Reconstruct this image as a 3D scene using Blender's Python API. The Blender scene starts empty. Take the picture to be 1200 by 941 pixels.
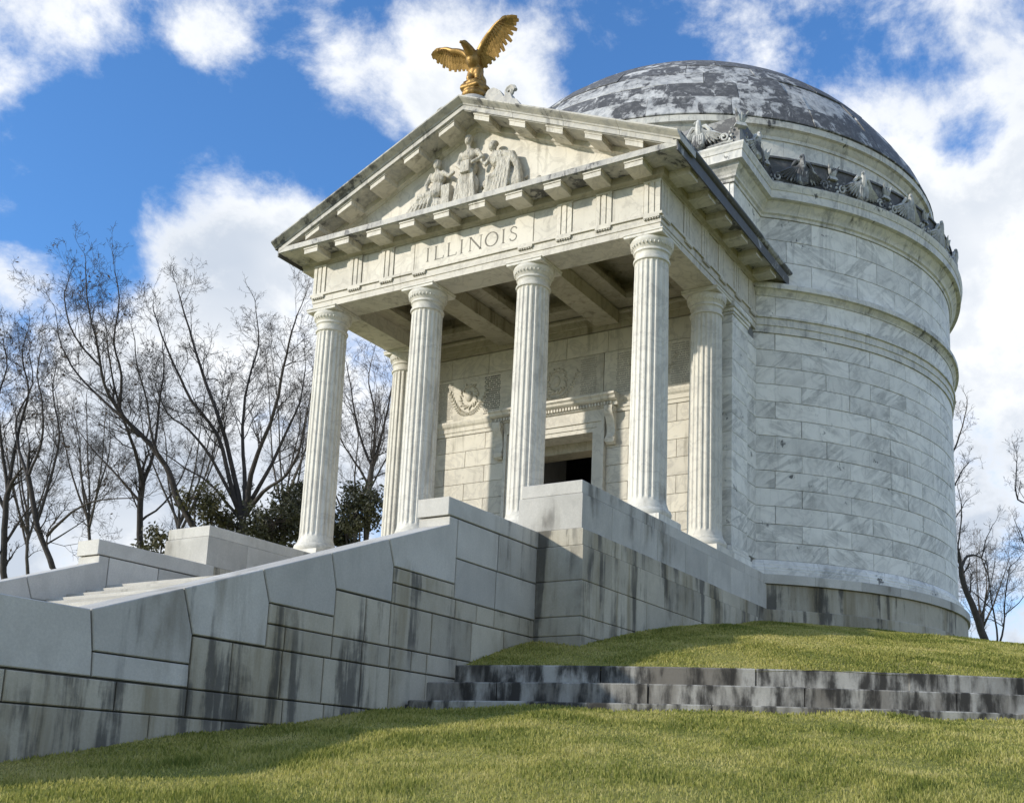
import bpy, bmesh, math, random
import numpy as np
from mathutils import Vector, Matrix

# ------------------------------------------------------------------ camera
R = math.radians
sc = bpy.context.scene
COL = sc.collection
CAM = np.array([15.793, -21.826, -5.773])
YAW, PITCH, ROLL, FPX, SX, SY = -0.491, 0.1897, 0.0259, 1295.8, 118.29, 204.42
_f = np.array([math.sin(YAW)*math.cos(PITCH), math.cos(YAW)*math.cos(PITCH), math.sin(PITCH)])
_r0 = np.array([math.cos(YAW), -math.sin(YAW), 0.0])
_u0 = np.cross(_r0, _f)
_r = math.cos(ROLL)*_r0 + math.sin(ROLL)*_u0
_u = -math.sin(ROLL)*_r0 + math.cos(ROLL)*_u0
cam_d = bpy.data.cameras.new('camera')
cam = bpy.data.objects.new('camera', cam_d); COL.objects.link(cam)
m = Matrix.Identity(4)
for i in range(3):
    m[i][0], m[i][1], m[i][2], m[i][3] = _r[i], _u[i], -_f[i], CAM[i]
cam.matrix_world = m
cam_d.sensor_fit = 'HORIZONTAL'; cam_d.sensor_width = 36.0
cam_d.lens = FPX*36.0/1200.0
cam_d.shift_x = -SX/1200.0
cam_d.shift_y = SY/1200.0
cam_d.clip_end = 3000.0
sc.camera = cam

def view_dir(px, py):
    v = _f + _r*(px-600-SX)/FPX - _u*(py-470.5-SY)/FPX
    return v/np.linalg.norm(v)

# ------------------------------------------------------------------ light
sc.view_settings.view_transform = 'Standard'
sc.view_settings.look = 'None'
sc.view_settings.exposure = 0.98
sc.view_settings.gamma = 1.0
sc.view_settings.use_curve_mapping = False
SUN = Vector((1.70, 2.08, -1.0)).normalized()          # the way the light travels
SUN_EL = math.asin(-SUN.z); SUN_ROT = math.atan2(-SUN.x, -SUN.y)
sun_d = bpy.data.lights.new('sun', 'SUN'); sun_d.energy = 2.0; sun_d.angle = R(1.2); sun_d.color = (1.0, 0.93, 0.82)
sun = bpy.data.objects.new('sun', sun_d); COL.objects.link(sun)
sun.rotation_euler = SUN.to_track_quat('-Z', 'Y').to_euler()
sun.location = (-30, -40, 40)

SKY_STRENGTH = 0.15
CLOUD = 4.2           # cloud radiance before the background strength
world = bpy.data.worlds.new('World'); sc.world = world; world.use_nodes = True
def build_world():
    nt = world.node_tree; N = nt.nodes; L = nt.links
    N.clear()
    out = N.new('ShaderNodeOutputWorld'); bg = N.new('ShaderNodeBackground'); bg.inputs[1].default_value = SKY_STRENGTH
    L.new(bg.outputs[0], out.inputs[0])
    sky = N.new('ShaderNodeTexSky'); sky.sky_type = 'NISHITA'; sky.sun_disc = False
    sky.sun_elevation = SUN_EL; sky.sun_rotation = SUN_ROT; sky.air_density = 1.0; sky.dust_density = 0.6; sky.ozone_density = 2.0
    tc = N.new('ShaderNodeTexCoord')
    def math_(op, a, b=None, clamp=False):
        n = N.new('ShaderNodeMath'); n.operation = op; n.use_clamp = clamp
        for i, q in enumerate((a, b)):
            if q is None: continue
            if isinstance(q, (int, float)): n.inputs[i].default_value = q
            else: L.new(q, n.inputs[i])
        return n.outputs[0]
    def noise(scale, detail, dist, vec, rough=0.55):
        n = N.new('ShaderNodeTexNoise'); n.inputs['Scale'].default_value = scale; n.inputs['Detail'].default_value = detail
        n.inputs['Distortion'].default_value = dist; n.inputs['Roughness'].default_value = rough
        L.new(vec, n.inputs['Vector']); return n.outputs['Fac']
    mp = N.new('ShaderNodeMapping'); L.new(tc.outputs['Generated'], mp.inputs[0])
    mp.inputs['Scale'].default_value = (1, 1, 1.25)
    n1 = noise(9.5, 8, 0.14, mp.outputs[0], 0.64)
    sep = N.new('ShaderNodeSeparateXYZ'); L.new(tc.outputs['Generated'], sep.inputs[0])
    # cloud cover: broad field, thicker toward the horizon, plus the cloud banks and the gaps of this sky
    low = N.new('ShaderNodeMapRange'); low.interpolation_type = 'SMOOTHSTEP'
    low.inputs['From Min'].default_value = 0.50; low.inputs['From Max'].default_value = 0.02
    low.inputs['To Min'].default_value = 0.0; low.inputs['To Max'].default_value = 0.42
    L.new(sep.outputs['Z'], low.inputs['Value'])
    acc = math_('ADD', low.outputs[0], math_('MULTIPLY', math_('SUBTRACT', n1, 0.465), 2.5))  # base cover raised all round so unseen cloud adds fill on shaded walls
    blobs = [(30,30,95,.26),(165,25,75,.34),(235,50,50,.26),(5,112,42,.30),(5,205,42,.42),
             (385,85,70,.28),(470,70,80,.26),(560,100,110,.40),(335,25,60,-.26),(440,15,50,-.16),(620,60,40,-.1),
             (205,172,40,.06),(262,212,45,.16),(285,320,120,.56),(355,262,60,.34),
             (30,300,50,.40),(50,500,140,.40),(300,470,200,.40),
             (745,20,55,.26),(880,40,60,.2),(1030,140,100,.46),(1195,110,75,.5),(1110,240,130,.5),(1180,420,260,.46),
             (140,120,85,-.46),(195,118,45,-.30),(100,230,100,-.62),(190,210,50,-.20),(345,180,95,-.46),(425,235,80,-.36),(300,110,50,-.2),
             (690,85,70,-.30),(800,45,60,-.12),(980,40,100,-.30),(1095,80,55,-.26),(1118,172,34,-.26),(1136,150,34,-.22),(1160,120,30,-.16),(150,330,45,-.25),(120,380,50,-.14),(90,610,200,.34)]
    for (px, py, rad, g) in blobs:
        dv = view_dir(px, py)
        vm = N.new('ShaderNodeVectorMath'); vm.operation = 'DISTANCE'; L.new(tc.outputs['Generated'], vm.inputs[0]); vm.inputs[1].default_value = tuple(dv)
        mr = N.new('ShaderNodeMapRange'); mr.interpolation_type = 'SMOOTHSTEP'
        mr.inputs['From Min'].default_value = rad*1.35/FPX; mr.inputs['From Max'].default_value = 0.0
        mr.inputs['To Min'].default_value = 0.0; mr.inputs['To Max'].default_value = g
        L.new(vm.outputs['Value'], mr.inputs['Value'])
        acc = math_('ADD', acc, mr.outputs[0])
    cov = N.new('ShaderNodeMapRange'); cov.interpolation_type = 'SMOOTHSTEP'
    cov.inputs['From Min'].default_value = -0.10; cov.inputs['From Max'].default_value = 0.66
    L.new(acc, cov.inputs['Value'])
    # cloud body: white edges and tops, blue-grey where it is thick
    n3 = noise(4.2, 4, 0.0, mp.outputs[0])
    body = N.new('ShaderNodeMapRange'); body.inputs['From Min'].default_value = 0.40; body.inputs['From Max'].default_value = 0.62
    L.new(n3, body.inputs['Value'])
    thick = N.new('ShaderNodeMapRange'); thick.interpolation_type = 'SMOOTHSTEP'; thick.inputs['From Min'].default_value = 0.40; thick.inputs['From Max'].default_value = 0.95
    L.new(acc, thick.inputs['Value'])
    cmix = N.new('ShaderNodeMix'); cmix.data_type = 'RGBA'
    cmix.inputs[6].default_value = (0.985*CLOUD, 0.985*CLOUD, 0.975*CLOUD, 1); cmix.inputs[7].default_value = (0.505*CLOUD, 0.565*CLOUD, 0.655*CLOUD, 1)
    lowg = N.new('ShaderNodeMapRange'); lowg.inputs['From Min'].default_value = 0.50; lowg.inputs['From Max'].default_value = 0.12; lowg.inputs['To Max'].default_value = 0.38
    L.new(sep.outputs['Z'], lowg.inputs['Value'])
    L.new(math_('ADD', math_('ADD', math_('MULTIPLY', body.outputs[0], 0.45), lowg.outputs[0]), math_('MULTIPLY', thick.outputs[0], 0.46), True), cmix.inputs[0])
    tint = N.new('ShaderNodeMix'); tint.data_type = 'RGBA'; tint.blend_type = 'MULTIPLY'; tint.inputs[0].default_value = 1.0
    tint.inputs[7].default_value = (0.37, 0.61, 0.86, 1)
    L.new(sky.outputs[0], tint.inputs[6])
    mx = N.new('ShaderNodeMix'); mx.data_type = 'RGBA'
    L.new(cov.outputs[0], mx.inputs[0]); L.new(tint.outputs[2], mx.inputs[6]); L.new(cmix.outputs[2], mx.inputs[7])
    L.new(mx.outputs[2], bg.inputs[0])
build_world()
world.cycles.sampling_method = 'MANUAL'; world.cycles.sample_map_resolution = 512

# ------------------------------------------------------------------ materials
def new_mat(name):
    mt = bpy.data.materials.new(name); mt.use_nodes = True
    nt = mt.node_tree; nt.nodes.clear()
    out = nt.nodes.new('ShaderNodeOutputMaterial'); bs = nt.nodes.new('ShaderNodeBsdfPrincipled')
    nt.links.new(bs.outputs[0], out.inputs[0])
    return mt, nt, bs
class NB:
    """small helper to wire nodes"""
    def __init__(s, nt): s.nt = nt; s.N = nt.nodes; s.L = nt.links
    def pos(s, rnd=0.0, scale=(1,1,1)):
        g = s.N.new('ShaderNodeNewGeometry'); v = g.outputs['Position']
        if rnd:
            oi = s.N.new('ShaderNodeObjectInfo')
            mm = s.N.new('ShaderNodeVectorMath'); mm.operation = 'MULTIPLY_ADD'
            cb = s.N.new('ShaderNodeCombineXYZ'); 
            for i in range(3): s.L.new(oi.outputs['Random'], cb.inputs[i])
            s.L.new(cb.outputs[0], mm.inputs[0]); mm.inputs[1].default_value = (rnd, rnd*1.7, rnd*0.6); s.L.new(v, mm.inputs[2]); v = mm.outputs[0]
        if scale != (1,1,1):
            mp = s.N.new('ShaderNodeMapping'); mp.inputs['Scale'].default_value = scale; s.L.new(v, mp.inputs[0]); v = mp.outputs[0]
        return v
    def rand(s): return s.N.new('ShaderNodeObjectInfo').outputs['Random']
    def noise(s, vec, scale, detail=4, dist=0.0, rough=0.5):
        n = s.N.new('ShaderNodeTexNoise'); n.inputs['Scale'].default_value = scale; n.inputs['Detail'].default_value = detail
        n.inputs['Distortion'].default_value = dist; n.inputs['Roughness'].default_value = rough; s.L.new(vec, n.inputs['Vector']); return n.outputs['Fac']
    def ramp(s, v, a, b, lo=0.0, hi=1.0, smooth=True):
        n = s.N.new('ShaderNodeMapRange'); n.interpolation_type = 'SMOOTHSTEP' if smooth else 'LINEAR'
        n.inputs['From Min'].default_value = a; n.inputs['From Max'].default_value = b; n.inputs['To Min'].default_value = lo; n.inputs['To Max'].default_value = hi
        s.L.new(v, n.inputs['Value']); return n.outputs[0]
    def math(s, op, a, b=None, clamp=False):
        n = s.N.new('ShaderNodeMath'); n.operation = op; n.use_clamp = clamp
        for i, q in enumerate((a, b)):
            if q is None: continue
            if isinstance(q, (int, float)): n.inputs[i].default_value = q
            else: s.L.new(q, n.inputs[i])
        return n.outputs[0]
    def mix(s, fac, a, b, blend='MIX'):
        n = s.N.new('ShaderNodeMix'); n.data_type = 'RGBA'; n.blend_type = blend
        for i, q in ((0, fac), (6, a), (7, b)):
            if isinstance(q, (int, float)): n.inputs[i].default_value = q
            elif isinstance(q, tuple): n.inputs[i].default_value = (*q, 1) if len(q) == 3 else q
            else: s.L.new(q, n.inputs[i])
        return n.outputs[2]
    def bump(s, h, strength, dist, bs):
        b = s.N.new('ShaderNodeBump'); b.inputs['Strength'].default_value = strength; b.inputs['Distance'].default_value = dist
        s.L.new(h, b.inputs['Height']); s.L.new(b.outputs[0], bs.inputs['Normal'])

def marble(name, base, vein, vein_amt=0.6, stain_amt=0.25, stain=(0.16,0.145,0.12), rnd=40.0, var=0.14, rough=0.55, black=0.0, vscale=1.3, slant=0.0, spots=0.0):
    mt, nt, bs = new_mat(name); b = NB(nt)
    p = b.pos(rnd)
    n = b.noise(p, vscale, 7, 1.6, 0.55)
    v = b.math('ABSOLUTE', b.math('SUBTRACT', n, 0.5))
    veins = b.ramp(v, 0.055, 0.0, 0.0, 1.0)
    cloud = b.ramp(b.noise(p, vscale*0.8, 5, 0.8), 0.42, 0.68)
    f = b.math('MULTIPLY', b.math('ADD', b.math('MULTIPLY', veins, 0.65), b.math('MULTIPLY', cloud, 0.45)), vein_amt, True)
    if slant:
        def dot(vec):
            q = b.N.new('ShaderNodeVectorMath'); q.operation = 'DOT_PRODUCT'; b.L.new(p, q.inputs[0]); q.inputs[1].default_value = vec; return q.outputs['Value']
        cb = b.N.new('ShaderNodeCombineXYZ'); sg = b.ramp(b.rand(), 0.66, 0.70, 1.0, -0.55); b.L.new(b.math('SUBTRACT', dot((0,0,1.75)), b.math('MULTIPLY', sg, dot((0.70,1.36,0)))), cb.inputs[0]); b.L.new(b.math('ADD', dot((0,0,0.36)), b.math('MULTIPLY', sg, dot((0.14,0.28,0)))), cb.inputs[1]); b.L.new(dot((0.4,-0.2,0.0)), cb.inputs[2])
        sv = b.math('ABSOLUTE', b.math('SUBTRACT', b.noise(cb.outputs[0], 1.15, 6, 0.7, 0.58), 0.5))
        gate = b.ramp(b.noise(p, 0.7, 2), 0.40, 0.62)
        f = b.math('ADD', b.math('MULTIPLY', f, 0.6), b.math('MULTIPLY', b.math('MULTIPLY', b.ramp(sv, 0.10, 0.0), gate), slant), True)
    c = b.mix(f, base, vein)
    # run-off streaks and weathering
    ps = b.pos(0.0, (2.2, 2.2, 0.22))
    st = b.ramp(b.noise(ps, 1.9, 6, 0.3, 0.6), 0.50, 0.74)
    pt = b.ramp(b.noise(b.pos(0.0), 0.55, 5, 0.4), 0.40, 0.66)
    c = b.mix(b.math('MULTIPLY', b.math('MULTIPLY', st, pt), stain_amt, True), c, stain)
    gr = b.ramp(b.noise(b.pos(0.0), 9.0, 5, 0.0, 0.7), 0.52, 0.75)
    c = b.mix(b.math('MULTIPLY', gr, 0.16), c, stain)
    if spots:
        sn = b.math('ADD', b.math('MULTIPLY', b.noise(b.pos(0.0, (1.0,1.0,1.6)), 1.25, 3, 0.4), 0.6), b.math('MULTIPLY', b.noise(b.pos(0.0, (1.0,1.0,0.6)), 9.0, 5, 0.6, 0.7), 0.4))
        c = b.mix(b.math('MULTIPLY', b.ramp(sn, 0.62, 0.665), spots), c, (0.06, 0.06, 0.058))
    if black > 0:
        na = b.noise(b.pos(rnd*0.06), 0.8, 7, 0.7, 0.62)
        nc = b.noise(b.pos(0.0, (1.0,1.0,0.5)), 3.4, 6, 0.8, 0.66)
        nb = b.math('ADD', b.math('MULTIPLY', na, 0.62), b.math('MULTIPLY', nc, 0.38))
        nb = b.math('ADD', nb, b.math('MULTIPLY', b.math('SUBTRACT', b.rand(), 0.5), 0.15))
        fb = b.ramp(nb, 0.60-0.125*black, 0.63-0.115*black)
        fine = b.ramp(b.noise(b.pos(0.0), 5.0, 6, 0.6, 0.7), 0.26, 0.55, 0.45 if black < 1.3 else 0.85, 1.0)
        c = b.mix(b.math('MULTIPLY', fb, fine), c, (0.027, 0.026, 0.026))
        gb = b.ramp(nb, 0.50-0.10*black, 0.62-0.115*black, 0.0, 0.5)
        c = b.mix(gb, c, (0.17, 0.168, 0.165))
    if var:
        k = b.ramp(b.rand(), 0, 1, 1-var, 1.0+var*0.35, False)
        cb = b.N.new('ShaderNodeCombineColor'); [b.L.new(k, cb.inputs[i]) for i in range(3)]
        c = b.mix(1.0, c, cb.outputs[0], 'MULTIPLY')
    b.L.new(c, bs.inputs['Base Color'])
    bs.inputs['Roughness'].default_value = rough; bs.inputs['Specular IOR Level'].default_value = 0.3
    b.bump(b.noise(b.pos(0.0), 28.0, 6, 0.0, 0.65), 0.25, 0.012, bs)
    return mt

def granite(name, base, streak=0.5, dark=(0.035,0.035,0.035), brown=(0.17,0.145,0.095), rnd=23.0, var=0.2, patch=0.5, sedge=(0.50,0.66), zst=1.0):
    mt, nt, bs = new_mat(name); b = NB(nt)
    p = b.pos(rnd)
    sp = b.ramp(b.noise(b.pos(0.0), 30.0, 6, 0.0, 0.75), 0.35, 0.68)
    c = b.mix(sp, tuple(x*0.91 for x in base), tuple(min(1, x*1.06) for x in base))
    c = b.mix(b.math('MULTIPLY', b.ramp(b.noise(b.pos(0.0, (1.0,1.0,0.5)), 3.2, 6, 0.5, 0.65), 0.42, 0.70), 0.30), c, tuple(x*0.66 for x in base))
    lo = b.ramp(b.noise(p, 0.9, 6, 0.5), 0.34, 0.68)
    c = b.mix(b.math('MULTIPLY', lo, 0.42), c, tuple(x*0.62 for x in base))
    # run-off: stains that hang from the joints, gathered in wet zones
    zone = b.ramp(b.noise(b.pos(0.0, (0.8,0.8,0.5)), 0.6, 5, 0.2, 0.6), 0.60-0.22*patch, 0.74-0.22*patch)
    ps = b.pos(0.0, (1.5, 1.5, 0.16*zst))
    fine = b.noise(b.pos(0.0, (5.0, 5.0, 0.22*zst)), 1.3, 4, 0.2, 0.6)
    blot = b.noise(b.pos(0.0), 2.2, 6, 0.3, 0.65)
    s1 = b.ramp(b.math('ADD', b.math('MULTIPLY', b.noise(ps, 2.3, 6, 0.2, 0.6), 0.62), b.math('ADD', b.math('MULTIPLY', fine, 0.20), b.math('MULTIPLY', blot, 0.18))), *sedge)
    s2 = b.ramp(b.noise(ps, 0.8, 6, 0.3, 0.6), 0.44, 0.66)
    c = b.mix(b.math('MULTIPLY', b.math('MULTIPLY', s2, zone), 0.80*min(1, streak*1.6), True), c, brown)
    c = b.mix(b.math('MULTIPLY', b.math('MULTIPLY', s1, zone), streak, True), c, dark)
    if var:
        k = b.ramp(b.rand(), 0, 1, 1-var, 1.0+var*0.5, False)
        cb = b.N.new('ShaderNodeCombineColor'); [b.L.new(k, cb.inputs[i]) for i in range(3)]
        c = b.mix(1.0, c, cb.outputs[0], 'MULTIPLY')
    b.L.new(c, bs.inputs['Base Color']); bs.inputs['Roughness'].default_value = 0.75; bs.inputs['Specular IOR Level'].default_value = 0.25
    b.bump(b.noise(b.pos(0.0), 40.0, 6, 0.0, 0.7), 0.35, 0.012, bs)
    return mt

def plain(name, col, rough=0.7, metal=0.0, nscale=6.0, namt=0.3):
    mt, nt, bs = new_mat(name); b = NB(nt)
    n = b.ramp(b.noise(b.pos(0.0), nscale, 5, 0.3, 0.6), 0.3, 0.7)
    c = b.mix(b.math('MULTIPLY', n, namt), col, tuple(x*0.45 for x in col))
    b.L.new(c, bs.inputs['Base Color']); bs.inputs['Roughness'].default_value = rough; bs.inputs['Metallic'].default_value = metal
    b.bump(b.noise(b.pos(0.0), nscale*5, 4), 0.3, 0.01, bs)
    return mt

M = {}
M['ivory']   = marble('portico_marble', (0.66,0.615,0.515), (0.40,0.37,0.31), 0.6, 0.85, (0.17,0.145,0.10), rnd=17.0, var=0.10)
M['column']  = marble('column_marble', (0.70,0.665,0.575), (0.44,0.42,0.37), 0.60, 0.70, (0.24,0.21,0.16), rnd=31.0, var=0.06)
M['wall']    = marble('drum_marble', (0.88,0.855,0.78), (0.46,0.45,0.41), 0.66, 0.42, (0.20,0.20,0.19), rnd=61.0, var=0.13, vscale=1.0, slant=0.62, spots=0.85)
M['trim']    = marble('trim_marble', (0.76,0.73,0.645), (0.42,0.43,0.42), 0.55, 1.0, (0.10,0.095,0.08), rnd=9.0, var=0.05, spots=0.9, black=0.10)
M['weather'] = marble('weathered_marble', (0.56,0.53,0.46), (0.34,0.34,0.33), 0.6, 0.9, (0.07,0.068,0.06), rnd=9.0, var=0.1, black=0.30)
M['black']   = marble('blackened_marble', (0.50,0.50,0.49), (0.30,0.30,0.30), 0.6, 0.9, (0.05,0.05,0.05), rnd=9.0, var=0.1, black=1.75)
M['crestwall'] = marble('crest_wall_marble', (0.42,0.41,0.38), (0.2,0.2,0.19), 0.7, 0.9, (0.06,0.058,0.05), rnd=9.0, var=0.2, black=1.25)
M['dome']    = marble('dome_marble', (0.74,0.73,0.69), (0.36,0.37,0.38), 0.7, 0.8, (0.08,0.08,0.085), rnd=71.0, var=0.25, black=1.28)
M['crest']   = marble('crest_marble', (0.66,0.65,0.59), (0.34,0.34,0.32), 0.7, 0.9, (0.10,0.095,0.08), rnd=9.0, var=0.25, black=0.34)
M['inner']   = marble('inner_portico_marble', (0.62,0.575,0.47), (0.40,0.37,0.31), 0.7, 0.7, (0.16,0.14,0.09), rnd=27.0, var=0.12)  # portico marble copied darker for the back wall: dirt plus painted-in shade
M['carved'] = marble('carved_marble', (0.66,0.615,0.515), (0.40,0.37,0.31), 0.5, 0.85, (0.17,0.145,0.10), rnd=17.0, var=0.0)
def _folds():
    nt = M['carved'].node_tree; b = NB(nt); bs = [n for n in nt.nodes if n.type == 'BSDF_PRINCIPLED'][0]
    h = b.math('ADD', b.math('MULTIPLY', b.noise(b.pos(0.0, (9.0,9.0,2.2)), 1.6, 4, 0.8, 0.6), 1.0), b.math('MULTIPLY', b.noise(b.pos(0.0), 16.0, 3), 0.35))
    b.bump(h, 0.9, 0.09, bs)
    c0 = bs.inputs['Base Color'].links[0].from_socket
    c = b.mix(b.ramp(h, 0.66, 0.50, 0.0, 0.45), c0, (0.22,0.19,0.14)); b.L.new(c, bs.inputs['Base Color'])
_folds()
M['soffit']  = marble('soffit_marble', (0.43,0.385,0.285), (0.26,0.235,0.165), 0.7, 0.9, (0.13,0.11,0.07), rnd=9.0, var=0.1)  # darker marble: the portico's enclosed shade is put into the colour
M['granite'] = granite('grey_granite', (0.60,0.575,0.515), 0.55, patch=0.42, sedge=(0.50,0.60))
M['granite_low'] = granite('stained_granite', (0.53,0.485,0.385), 0.74, brown=(0.22,0.18,0.10), patch=0.95, sedge=(0.485,0.58))
M['terrace'] = granite('terrace_granite', (0.50,0.475,0.41), 0.95, dark=(0.032,0.029,0.024), brown=(0.15,0.13,0.10), var=0.10, patch=1.6, sedge=(0.43,0.58), zst=2.6)
M['stair']   = granite('stair_stone', (0.56,0.53,0.46), 0.45, patch=0.3)
M['mortar']  = plain('dark_joint', (0.07,0.068,0.06), 0.9)
M['mortar_light'] = plain('grey_joint', (0.20,0.20,0.195), 0.9)
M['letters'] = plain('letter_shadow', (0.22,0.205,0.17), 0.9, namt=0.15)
M['letters_faint'] = plain('letter_worn', (0.36,0.335,0.28), 0.9, namt=0.2)
M['letters_dark'] = plain('letter_paint', (0.07,0.065,0.06), 0.9)
M['gold']    = plain('gilding', (0.40,0.245,0.08), 0.50, 0.7, 7.0, 0.6)
M['inside']  = plain('inner_wall', (0.30,0.30,0.31), 0.8)
M['bark']    = plain('bark', (0.070,0.060,0.055), 0.95, 0, 5.0, 0.6)
M['bark_grey'] = plain('grey_bark', (0.115,0.098,0.085), 0.95, 0, 5.0, 0.6)
def leaf_mat(name, a, c2, trans=0.25):
    mt, nt, bs = new_mat(name); b = NB(nt)
    n = b.ramp(b.noise(b.pos(0.0), 1.3, 4, 0.2), 0.3, 0.7)
    n2 = b.ramp(b.noise(b.pos(0.0), 14.0, 2), 0.3, 0.7)
    c = b.mix(b.math('MULTIPLY', b.math('ADD', n, n2), 0.5), a, c2)
    b.L.new(c, bs.inputs['Base Color']); bs.inputs['Roughness'].default_value = 0.6
    tr = b.N.new('ShaderNodeBsdfTranslucent'); b.L.new(c, tr.inputs[0])
    ms = b.N.new('ShaderNodeMixShader'); ms.inputs[0].default_value = trans
    b.L.new(bs.outputs[0], ms.inputs[1]); b.L.new(tr.outputs[0], ms.inputs[2])
    out = [n_ for n_ in b.N if n_.type == 'OUTPUT_MATERIAL'][0]; b.L.new(ms.outputs[0], out.inputs[0])
    return mt
M['evergreen'] = leaf_mat('evergreen_leaf', (0.022,0.028,0.013), (0.060,0.060,0.026))
M['olive'] = leaf_mat('olive_leaf', (0.055,0.060,0.022), (0.120,0.105,0.045))
M['deadleaf'] = leaf_mat('dead_leaf', (0.085,0.055,0.035), (0.15,0.10,0.06))
def grass_mat():
    mt, nt, bs = new_mat('grass_blade'); b = NB(nt)
    at = b.N.new('ShaderNodeAttribute'); at.attribute_name = 'tone'
    big = b.ramp(b.noise(b.pos(0.0), 0.75, 6, 0.6, 0.6), 0.36, 0.66)
    t = b.math('ADD', b.math('MULTIPLY', at.outputs['Fac'], 0.62), b.math('MULTIPLY', big, 0.38))
    c = b.mix(b.ramp(t, 0.18, 0.52, 0, 1, False), (0.185,0.215,0.042), (0.47,0.445,0.125))
    c = b.mix(b.ramp(t, 0.52, 0.92, 0, 1, False), c, (0.66,0.58,0.25))
    b.L.new(c, bs.inputs['Base Color']); bs.inputs['Roughness'].default_value = 0.6; bs.inputs['Specular IOR Level'].default_value = 0.2
    tr = b.N.new('ShaderNodeBsdfTranslucent'); b.L.new(c, tr.inputs[0])
    ms = b.N.new('ShaderNodeMixShader'); ms.inputs[0].default_value = 0.5
    b.L.new(bs.outputs[0], ms.inputs[1]); b.L.new(tr.outputs[0], ms.inputs[2])
    out = [n_ for n_ in b.N if n_.type == 'OUTPUT_MATERIAL'][0]; b.L.new(ms.outputs[0], out.inputs[0])
    return mt
M['grass'] = grass_mat()
def lawn_mat():
    mt, nt, bs = new_mat('lawn_turf'); b = NB(nt)
    a = b.ramp(b.noise(b.pos(0.0), 0.6, 5, 0.4), 0.35, 0.66)
    f = b.ramp(b.noise(b.pos(0.0), 22.0, 5, 0.2, 0.7), 0.3, 0.7)
    c = b.mix(a, (0.20,0.215,0.045), (0.38,0.345,0.10))
    c = b.mix(b.math('MULTIPLY', f, 0.4), c, (0.13,0.115,0.05))
    b.L.new(c, bs.inputs['Base Color']); bs.inputs['Roughness'].default_value = 0.95; bs.inputs['Specular IOR Level'].default_value = 0.1
    b.bump(b.noise(b.pos(0.0), 26.0, 5), 0.8, 0.05, bs)
    return mt
M['lawn'] = lawn_mat()

# ------------------------------------------------------------------ object helpers
WL = {}
def wloc(o): return WL.get(o.name, Vector((0,0,0)))
def tag(o, label=None, cat=None, group=None, kind=None):
    if label: o['label'] = label
    if cat: o['category'] = cat
    if group: o['group'] = group
    if kind: o['kind'] = kind
    return o
def link(o, parent=None):
    COL.objects.link(o)
    if parent is not None:
        o.parent = parent
        o.matrix_parent_inverse = Matrix.Translation(-wloc(parent))
    return o
def empty(name, loc=(0,0,0), label=None, cat=None, group=None):
    o = bpy.data.objects.new(name, None); o.location = loc; COL.objects.link(o)
    o.empty_display_size = 0.3
    WL[o.name] = Vector(loc)
    return tag(o, label, cat, group)
def inst(name, me, loc, rotz=0.0, parent=None, scale=None):
    o = bpy.data.objects.new(name, me); o.location = loc; o.rotation_euler = (0,0,rotz)
    if scale: o.scale = scale
    return link(o, parent)

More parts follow.
